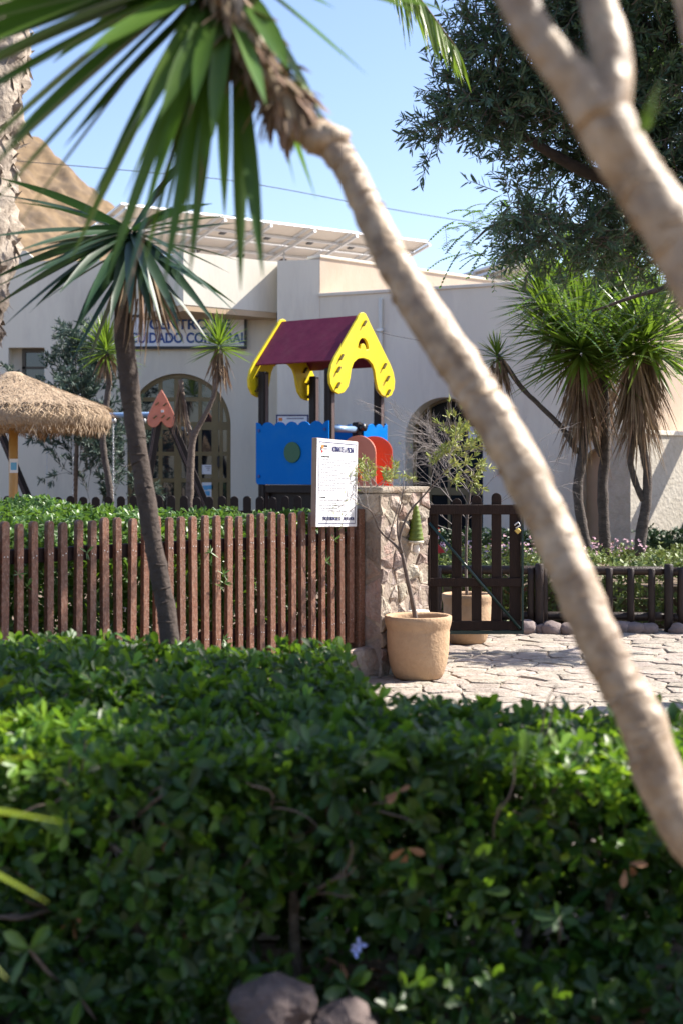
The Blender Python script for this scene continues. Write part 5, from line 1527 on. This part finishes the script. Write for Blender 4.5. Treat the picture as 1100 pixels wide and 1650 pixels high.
# ---------- bluish shrub by the wall
sh = thing('feathery_shrub', 'tall feathery blue green shrub against the white wall', 'shrub', P(130, 800, 23))
mb = MB(); tips = []
for k in range(46):
    px = random.gauss(140, 30); py = random.uniform(560, 800)
    if py < 650: px = random.gauss(125 + (py - 560) * .1, 12 + (py - 560) * .12)
    p0 = P(px, py + 40, 23 + random.uniform(-.5, .4))
    wisps(mb, p0, (random.uniform(-.7, .7), random.uniform(-.5, .3), 1.1), random.uniform(.4, .7), 2, .005, .7, .2, tips)
mb.tube([P(120, 830, 23), P(125, 700, 23), P(122, 560, 23)], [.05, .03, .008], 7)
mb.build('stems', M_twig, sh)['kind'] = 'stuff'
random.shuffle(tips)
sprig_leaves('foliage', tips, 14, .12, M_shrub, sh, 'lance', .6, .95)

# ---------- generic leafy trees
def leafy_tree(label, name, base, limbs, blobs, ntw, tw_len, per, leaf, kind, mat, bark, flat=.6, cat='tree', bm_=None, thick=.12):
    t = thing(name, label, cat, base)
    for i, l in enumerate(limbs):
        trunk(t, [p for p, r in l], [r for p, r in l], 26, 10, bark, .0, .12, name='trunk' if i == 0 else 'limb')
    tot = sum(b[3] ** 2 for b in blobs)
    pos, dr, nn, ss = [], [], [], []
    mtw = MB()
    for (bx, by, bz, br) in blobs:
        k = int(ntw * br ** 2 / tot)
        c = np.array((bx, by, bz))
        for _ in range(k):
            e = rng.normal(size=3); e /= np.linalg.norm(e)
            r = br * (rng.random() ** .45)
            p = c + e * r
            nzv = noise.noise(Vector(p * 1.9))
            if nzv < -.16: continue
            d = e * .8 + rng.normal(0, .5, 3) + np.array([0, 0, .1]); d /= np.linalg.norm(d)
            L = tw_len * rng.uniform(.6, 1.2)
            mtw.tube([Vector(p - d * L * .3), Vector(p + d * L * .5), Vector(p + d * L)], [.004, .003, .0015], 3, cap=False)
            f = np.linspace(.0, 1, per)[:, None]
            pp = p + d * L * f
            s = rng.normal(size=(per, 3)); s -= d * (s @ d)[:, None]; s /= np.linalg.norm(s, axis=1, keepdims=True)
            pos.append(pp); dr.append(d * flat + s * .8 + rng.normal(0, .12, (per, 3))); nn.append(rnd_unit(per)); ss.append(leaf * rng.uniform(.6, 1.15, per))
    mtw.build('twigs', M_twig, t)['kind'] = 'stuff'
    o = link('crown', leaves_mesh('crown', np.concatenate(pos), np.concatenate(dr), np.concatenate(nn), np.concatenate(ss), kind), mat, t); o['kind'] = 'stuff'
    return t
YT = 9.0
def B(px, py, r, dy=0): 
    p = P(px, py, YT + dy); return (p.x, p.y, p.z, r / FPX * (YT + dy))
blobs = [B(760, 140, 75), B(735, 235, 55), B(790, 280, 85, .2), B(705, 205, 30), B(850, 340, 95), B(915, 365, 80), B(880, 90, 130, .3), B(800, 50, 80), B(1000, 200, 170, .4), B(1080, 340, 150, .5), B(920, 230, 140, .2), B(1060, 60, 170, .5), B(940, -40, 150), B(1150, 200, 200, .5), B(1160, 380, 110, .7), B(1010, 380, 70), B(800, 190, 70), B(755, 320, 40), B(1000, -180, 220, .3), B(1200, -50, 250, .5)]
t0 = Vector((3.6, 10.2, 0))
leafy_tree('large dark leaved tree crown filling the upper right', 'dark_leaved_tree', t0, [[((3.6, 10.2, -.1), .16), ((3.4, 10.1, 1.6), .14), ((3.0, 9.9, 3.0), .12), ((2.5, 9.6, 4.6), .08), ((2.2, 9.4, 6), .04)], [((3.0, 9.9, 3.0), .08), ((2.2, 9.5, 3.4), .06), ((1.5, 9.2, 3.6), .04), ((.95, 9.1, 3.9), .015)], [((2.6, 9.7, 4.2), .06), ((1.9, 9.4, 4.6), .04), ((1.1, 9.2, 4.5), .02)], [((3.1, 9.9, 3.0), .07), ((3.2, 9.6, 4.2), .05), ((3.4, 9.5, 5.4), .02)]],
           blobs, 8600, .16, 16, .072, 'lance', M_tree, M_bark2, .75)
# feathery leaved tree behind it
YFt = 15.0
ft = thing('feathery_leaved_tree', 'tree with fine feathery leaflets hanging beside the dark tree', 'tree', (5.6, 16, 0))
trunk(ft, [(5.6, 16, -.1), (5.3, 15.8, 1.8), (4.6, 15.5, 3.2), (3.6, 15.2, 3.9), (2.6, 15.0, 4.2), (1.7, 15, 4.25), tuple(P(760, 390, 15))], [.13, .12, .09, .06, .035, .02, .008], 40, 9, M_bark2, .0, .1)
trunk(ft, [(4.6, 15.5, 3.2), (3.8, 15.0, 3.6), (3.2, 14.8, 3.5), (2.6, 14.8, 3.3)], [.06, .04, .025, .01], 20, 8, M_bark2, .0, .1, name='limb')
pos, dr, nn, ss = [], [], [], []
mtw = MB()
def pinnate(p, d, L, n=11, leafl=.055):
    p = Vector(p); d = Vector(d).normalized(); sd = d.cross(UP)
    sd = sd.normalized() if sd.length > .05 else Vector((1, 0, 0))
    pts = [p + d * (L * i / n) + Vector((0, 0, -.35 * L * (i / n) ** 2)) for i in range(n + 1)]
    mtw.tube(pts, .0025, 3, cap=False)
    for i in range(1, n + 1):
        for s in (-1, 1):
            pos.append(tuple(pts[i])); dr.append(tuple(sd * s + d * .5 + Vector((0, 0, -.25)))); nn.append((random.uniform(-.2, .2), random.uniform(-.2, .2), 1)); ss.append(leafl * random.uniform(.7, 1.1))
def spray(px0, py0, px1, py1, n, L=.32, Y0=15.0, sprd=20):
    for k in range(n):
        t = random.random()
        p = P(px0 + (px1 - px0) * t + random.gauss(0, sprd), py0 + (py1 - py0) * t + random.gauss(0, sprd), Y0 + random.uniform(-.4, .4))
        pinnate(p, (random.uniform(-1, .6), random.uniform(-.8, .5), random.uniform(-.5, .4)), L * random.uniform(.6, 1.1))
spray(735, 365, 830, 345, 34, .32, 15, 11); spray(745, 395, 840, 400, 26, .32, 15, 11); spray(800, 420, 860, 400, 18, .3, 15, 10)
spray(860, 470, 1010, 500, 90, .32, 15.2, 28); spray(1020, 450, 1100, 490, 70, .32, 15.2, 25); spray(1070, 560, 1110, 570, 14, .3, 15.2, 12); spray(1050, 480, 1190, 520, 60, .32, 15.2, 30); spray(820, 330, 900, 330, 30, .3, 15, 20)
spray(1320, 430, 1520, 340, 190, .36, 13.4, 26)
trunk(ft, [(5.3, 15.8, 1.8), (5.4, 14.8, 2.9), (5.2, 13.6, 3.6), (4.8, 13.3, 3.9)], [.08, .06, .035, .01], 20, 8, M_bark2, .0, .1, name='limb')
mtw.build('twigs', M_twig, ft)['kind'] = 'stuff'
o = link('crown', leaves_mesh('crown', np.array(pos), np.array(dr), np.array(nn), np.array(ss), 'oval'), M_feather, ft); o['kind'] = 'stuff'

# shade tree outside the frame to the right of the hedge (its shade lies on the hedge)
leafy_tree('shade tree standing right of the hedge, outside the picture', 'shade_tree', (3.7, 6.3, 0), [[((3.7, 6.3, -.1), .12), ((3.6, 6.35, 1.5), .1), ((3.35, 6.4, 3.0), .07), ((3.2, 6.4, 4.2), .03)], [((3.6, 6.35, 2.0), .06), ((2.9, 6.5, 3.2), .03)]],
           [(2.45, 5.2, 3.5, .52), (2.2, 4.8, 3.2, .38), (2.65, 5.7, 3.6, .36), (2.4, 5.7, 3.5, .42), (5.15, 5.3, 3.9, .62), (2.9, 6.2, 3.7, .5), (3.6, 6.6, 3.9, .5), (4.2, 6.4, 4.2, .6), (2.75, 6.9, 5.0, .75), (2.3, 6.6, 5.1, .5), (3.7, 7.0, 5.0, .6)], 3600, .2, 14, .11, 'lance', M_tree, M_bark2, .75)

# unseen tree added behind the camera to block sky light from the hedge front
leafy_tree('unseen tree added behind the viewpoint to keep sky light off the hedge', 'shade_tree', (-1.6, -2.6, 0), [[((-1.6, -2.6, -.1), .16), ((-1.5, -2.5, 1.6), .14), ((-.9, -2.2, 3.0), .1), ((0, -1.8, 4.2), .05)], [((-1.3, -2.4, 2.2), .08), ((-2.2, -2.0, 3.4), .04)]],
           [(-.2, -1.4, 3.9, 1.1), (1.3, -1.6, 3.7, 1.0), (-1.7, -1.7, 3.6, 1.0), (.4, -2.8, 3.0, 1.1), (-2.6, -2.6, 2.8, 1.0), (2.4, -2.4, 2.9, 1.0), (-.8, -3.2, 2.2, .9), (1.5, -3.2, 2.2, .9)], 1900, .26, 16, .17, 'lance', M_tree, M_bark2, .75)

# ================================================================== FOREGROUND HEDGE
HT = .76
hd_ = thing('clipped_hedge', 'thick glossy leaved clipped hedge across the foreground', 'hedge', (0, 4.7, 0))
# plan: front run (y 4.2..5.2) and a deeper left run up to the fence
def hedge_pts(n):
    c = []; ax = []
    A = [('front', 3.2 * HT * 1.35), ('top', 3.4 * 1.0), ('ltop', 2.0 * 1.75), ('rside', 1.7 * HT * .6), ('back', 1.6 * HT * .4), ('lend', .01)]
    tot = sum(a for _, a in A)
    for nm, ar in A:
        k = int(n * ar / tot)
        dep = np.abs(rng.normal(0, .11, k))
        if nm == 'front':
            x = rng.uniform(-1.55, 1.75, k); z = rng.uniform(-.01, HT, k)
            y = 4.17 + .07 * np.sin(x * 3.1) + .05 * np.sin(x * 7 + z * 6) + dep + .10 * (z / HT) ** 3
            c.append(np.c_[x, y, z]); ax.append(np.tile([0, -1, .35], (k, 1)))
        elif nm == 'top':
            x = rng.uniform(-1.55, 1.75, k); y = rng.uniform(4.25, 5.18, k)
            c.append(np.c_[x, y, HT + .02 * np.sin(x * 5) + .015 * np.sin(y * 9 + x * 3) - dep * .8]); ax.append(np.tile([0, -.1, 1], (k, 1)))
        elif nm == 'ltop':
            y = rng.uniform(5.1, 6.75, k); xr = .14 - .10 * (y - 5.1) ** 1.3
            x = -2.1 + (xr + 2.1) * rng.random(k)
            c.append(np.c_[x, y, HT + .05 + .03 * np.sin(x * 4 + y) - dep * .8]); ax.append(np.tile([.1, -.1, 1], (k, 1)))
        elif nm == 'rside':
            y = rng.uniform(5.15, 6.75, k); xr = .14 - .10 * (y - 5.1) ** 1.3
            c.append(np.c_[xr - dep, y, rng.uniform(.1, HT, k)]); ax.append(np.tile([1, -.2, .3], (k, 1)))
        elif nm == 'back':
            x = rng.uniform(.15, 1.75, k)
            c.append(np.c_[x, 5.2 - dep, rng.uniform(.1, HT, k)]); ax.append(np.tile([0, 1, .3], (k, 1)))
    c = np.concatenate(c); ax = np.concatenate(ax) + rng.normal(0, .45, (len(c), 3))
    ax /= np.linalg.norm(ax, axis=1, keepdims=True)
    # thin it here and there so that dark gaps open in the front face
    keep = np.array([noise.noise(Vector((p[0] * 3.3, p[1] * 3.3, p[2] * 3.3 + 7))) > -.30 + .18 * rng.normal() * .5 for p in c])
    top = c[:, 2] > HT * .8
    return c[keep | top], ax[keep | top]
c, ax_ = hedge_pts(6600)
pos, d, n, s = rosettes(c, ax_, 7, .065, .85)
s *= np.repeat(rng.uniform(.65, 1.3, len(c)), 7)
frontness = pos[:, 1] + .35 * np.abs(pos[:, 0]) + rng.random(len(pos)) * .25
sel = np.argsort(frontness + 10 * (pos[:, 2] < .1) + 10 * (np.abs(pos[:, 0]) > 1.05))[:3000]
sel = rng.permutation(sel)[:243]
mask = np.ones(len(pos), bool); mask[sel] = False
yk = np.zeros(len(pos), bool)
yk[:] = (np.repeat(rng.random(len(pos) // 7 + 1), 7)[:len(pos)] < np.where((pos[:, 2] > .45) & (((pos[:, 0] < -.68) & (pos[:, 1] < 4.9)) | ((pos[:, 0] > .45) & (pos[:, 0] < 1.0) & (pos[:, 1] < 4.6))), .62, .10))  # light leaves crowd both hedge ends, putting sun patches into the colour
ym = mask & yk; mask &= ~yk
o = link('young_sunlit_foliage', leaves_mesh('young_sunlit_foliage', pos[ym], d[ym], n[ym], s[ym] * .9, 'obovate'), M_young_sunlit, hd_); o['kind'] = 'stuff'
o = link('foliage', leaves_mesh('foliage', pos[mask], d[mask], n[mask], s[mask], 'obovate'), M_hedge, hd_); o['kind'] = 'stuff'
V, F = leaf_template('obovate'); lm = np_mesh('leaf', V, F); lm.materials.append(M_hedge_o)
R_all = orient(d[sel], n[sel])
for k, i in enumerate(sel):
    R = R_all[k] * s[i] * 1.25
    M = Matrix.Identity(4)
    for a in range(3):
        for b in range(3): M[a][b] = float(R[a][b])
        M[a][3] = float(pos[i][a])
    M.translation = Vector(pos[i]) + Vector((0, -.03, 0))
    link('leaf', lm, None, hd_, M)
# low shoots at the foot of the hedge and one big whorl near the left edge
k = 330
cl = np.c_[rng.uniform(-1.2, 1.3, k), rng.uniform(4.02, 4.22, k), rng.uniform(-.01, .16, k)]
cl = cl[(cl[:, 0] < -.32) | (cl[:, 0] > .12)]
al = np.tile(np.array([0, -.8, .6]), (len(cl), 1)) + rng.normal(0, .4, (len(cl), 3)); al /= np.linalg.norm(al, axis=1, keepdims=True)
o = link('low_foliage', leaves_mesh('low_foliage', *rosettes(cl, al, 6, .06), 'obovate'), M_hedge, hd_); o['kind'] = 'stuff'
for qx, qy, Yq_, sz in ((48, 1530, 3.85, .10), (380, 1500, 4.1, .085), (560, 1590, 4.1, .085), (960, 1600, 4.1, .08), (900, 1480, 4.1, .075), (130, 1610, 4.0, .085)):
    q = P(qx, qy, Yq_)
    pw, dw, nw, sw_ = rosettes(np.array([tuple(q)]), np.array([[.1, -.85, .4]]), 7, sz, 1.0)
    for i in range(7):
        link('leaf', leaves_mesh('leaf', pw[i:i + 1], dw[i:i + 1], nw[i:i + 1], sw_[i:i + 1], 'obovate'), M_hedge_o, hd_)
    MB().tube([q, q + Vector((.02, .12, -.10)), q + Vector((.03, .3, -.2))], .005, 5).build('twig', M_twig, hd_)
# inner, older foliage deeper in
k = 5200
cin = np.c_[rng.uniform(-1.55, 1.75, k), rng.uniform(4.42, 5.1, k), rng.uniform(.12, HT - .08, k)]
o = link('inner_foliage', leaves_mesh('inner_foliage', *rosettes(cin, rnd_unit(k), 5, .062), 'obovate'), M_hedge, hd_); o['kind'] = 'stuff'
k = 900
cin = np.c_[rng.uniform(-2.0, 0, k), rng.uniform(5.2, 6.7, k), rng.uniform(.2, HT - .08, k)]
o = link('inner_foliage', leaves_mesh('inner_foliage', *rosettes(cin, rnd_unit(k), 5, .07), 'obovate'), M_hedge, hd_); o['kind'] = 'stuff'
mdl = [(264, 1345), (300, 1410), (222, 1405), (545, 1555), (290, 1505), (1010, 1395), (650, 1370), (120, 1480), (640, 1270)]
dp_ = np.array([tuple(P(px + random.uniform(-6, 6), py + random.uniform(-6, 6), 4.16)) for px, py in mdl for _ in range(3)])
o = link('dead_leaves', leaves_mesh('dead_leaves', dp_, rnd_unit(len(dp_)) + np.array([0, 0, -.6]), rnd_unit(len(dp_)), np.full(len(dp_), .055), 'obovate'), M_dead, hd_)
for px, r, y in ((150, .035, 4.35), (250, .02, 4.3), (480, .022, 4.3), (390, .016, 4.28), (640, .015, 4.3), (735, .016, 4.28), (820, .02, 4.4), (20, .03, 4.3), (945, .018, 4.35)):
    b0 = P(px, 1640, y); b0.z = -.02
    k = random.uniform(-.1, .1)
    st = [Vector(q) for q in curve([tuple(b0), tuple(b0 + Vector((k, .05, .25))), tuple(b0 + Vector((k * 1.6, .1, .45))), tuple(b0 + Vector((k * 3, .2, .62)))], 12)]
    sm_ = MB(); sm_.tube(st, [r * (1 - .06 * i) for i in range(12)], 9, fn=lambda i, j, p: 1 + .15 * noise.noise(p * 14))
    for j in range(3):
        wisps(sm_, st[4 + j * 2], (random.uniform(-1, 1), random.uniform(-.6, .3), random.uniform(.2, 1)), .32, 1, r * .35, .6, .3)
    sm_.build('stem', M_bark3, hd_)
fl = np.array([tuple(P(px, py, 4.14)) for px, py in ((578, 1522), (572, 1532))])
for q in fl:
    link('flower', leaves_mesh('flower', *rosettes(np.array([q]), np.array([[0., -1., .2]]), 6, .024, 1), 'oval'), M_bluefl, hd_)
# rocks in the soil below
for px, py, r, lab in ((440, 1612, .105, 'grey angular rock with a pale side under the hedge'), (548, 1648, .095, 'rounded brown rock under the hedge, right of the angular one'), (448, 1672, .10, 'flat dark rock cut by the bottom edge of the photo')):
    p = P(px, py, 4.02)
    vs, fs = blob_rock((p.x, p.y, max(.01, p.z - .015)), r, (1.1, .9, .75), 3, .3)
    o = MB().add(vs, fs, 'angular' not in lab).build('garden_rock', M_rock2, None, base=(p.x, p.y, 0))
    tag(o, lab, 'rock', 'rocks under the hedge')
# leaf litter
k = 420
lp = np.c_[rng.uniform(-1.1, 1.2, k), rng.uniform(3.6, 4.6, k), rng.uniform(.0, .02, k)]
o = link('leaf_litter', leaves_mesh('leaf_litter', lp, np.c_[rng.normal(size=(k, 2)), np.zeros(k)], np.tile([0., 0., 1.], (k, 1)) + rng.normal(0, .3, (k, 3)), rng.uniform(.03, .06, k), 'obovate'), M_dead); o['kind'] = 'stuff'

# ================================================================== INNER HEDGE BEHIND THE FENCE
ih = thing('inner_hedge', 'sunlit light green hedge growing behind the brown picket fence', 'hedge', FE - T2 * 2.5 - N2 * .7)
def to_world(u, v, z): 
    p = FE[:2]
    return np.c_[FE.x + T2.x * u - N2.x * v, FE.y + T2.y * u - N2.y * v, z]
k = 3600
u = rng.uniform(-5.6, -.05, k); v = rng.uniform(.12, 1.5, k)
zt_ = 1.29 + .05 * np.sin(u * 2.3) + .03 * np.sin(v * 6 + u * 5) - .05 * (v < .3) * 3
top = to_world(u, v, zt_ - np.abs(rng.normal(0, .06, k)))
k2 = 2600
u2_ = rng.uniform(-5.6, -.05, k2)
fr2 = to_world(u2_, .20 + np.abs(rng.normal(0, .10, k2)), rng.uniform(.25, 1.3, k2))
c = np.r_[top, fr2]; ax_ = np.r_[np.tile([0, 0, 1.], (k, 1)), np.tile([N2.x, N2.y, .3], (k2, 1))] + rng.normal(0, .4, (k + k2, 3)); ax_ /= np.linalg.norm(ax_, axis=1, keepdims=True)
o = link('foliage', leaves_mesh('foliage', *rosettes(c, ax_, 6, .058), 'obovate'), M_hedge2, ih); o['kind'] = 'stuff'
k = 4200
cin = to_world(rng.uniform(-5.6, -.02, k), .18 + 1.0 * rng.random(k) ** 1.5, rng.uniform(.12, 1.2, k))
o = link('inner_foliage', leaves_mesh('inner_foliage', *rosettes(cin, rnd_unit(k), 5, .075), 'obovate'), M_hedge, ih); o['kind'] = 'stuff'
# sprigs that poke out between the pickets
spg = [(20, 925), (35, 945), (350, 925), (345, 945), (352, 940), (330, 890), (515, 905), (530, 870), (350, 1030), (130, 890)]
cs_ = []
for px, py in spg:
    kx = (px - CX) / FPX
    uu = (kx * FE.y - FE.x) / (T2.x - kx * T2.y)
    p = FE + T2 * uu + N2 * .06
    cs_.append((p.x, p.y, EYE + (HY - py) / FPX * p.y))
for q in cs_:
    link('sprig', leaves_mesh('sprig', *rosettes(np.array([q]), np.array([[N2.x, N2.y, .4]]), 7, .06), 'lance'), M_hedge2, ih)
# rounded bush at the left behind it
bu = thing('rounded_bush', 'bright rounded bush in front of the parasol pole', 'bush', P(55, 850, 12.6))
k = 1500
e = rnd_unit(k); e[:, 2] = np.abs(e[:, 2])
cb = P(50, 850, 12.6)
c = np.array(cb) + e * np.array([.58, .5, .0]) * (rng.random((k, 1)) ** .3)
c[:, 2] = .95 + .42 * np.sqrt(np.maximum(0, 1 - ((c[:, 0] - cb.x) / .6) ** 2 - ((c[:, 1] - cb.y) / .55) ** 2)) + rng.normal(0, .02, k) - rng.random(k) ** 2 * .25
e[:, 2] += .5
o = link('foliage', leaves_mesh('foliage', *rosettes(c, e / np.linalg.norm(e, axis=1, keepdims=True), 6, .06), 'obovate'), M_hedge2, bu); o['kind'] = 'stuff'
MB().tube([Vector((cb.x, cb.y, .3)), Vector((cb.x, cb.y, 1.2))], .03, 8).build('stem', M_bark2, bu)

# ================================================================== CABLES
cb1 = [P(300, 283, 33) , P(430, 300, 34), P(580, 328, 35), P(720, 352, 36), P(900, 378, 37), P(1300, 430, 40)]
o = MB().tube([Vector(q) for q in curve([tuple(P(-200, 240, 30))] + [tuple(q) for q in cb1], 40)], .010, 6).build('overhead_cable', M_cable)
tag(o, 'thin dark cable strung across the sky above the roof', 'cable')

cb2 = [P(597, 531, 20.9), P(640, 542, 22), P(700, 552, 23.4), P(790, 566, 22.85)]
o = MB().tube([Vector(q) for q in curve([tuple(q) for q in cb2], 20)], .006, 5).build('wall_cable', M_cable)
tag(o, 'thin cable running from the playhouse roof to the long wall', 'cable')
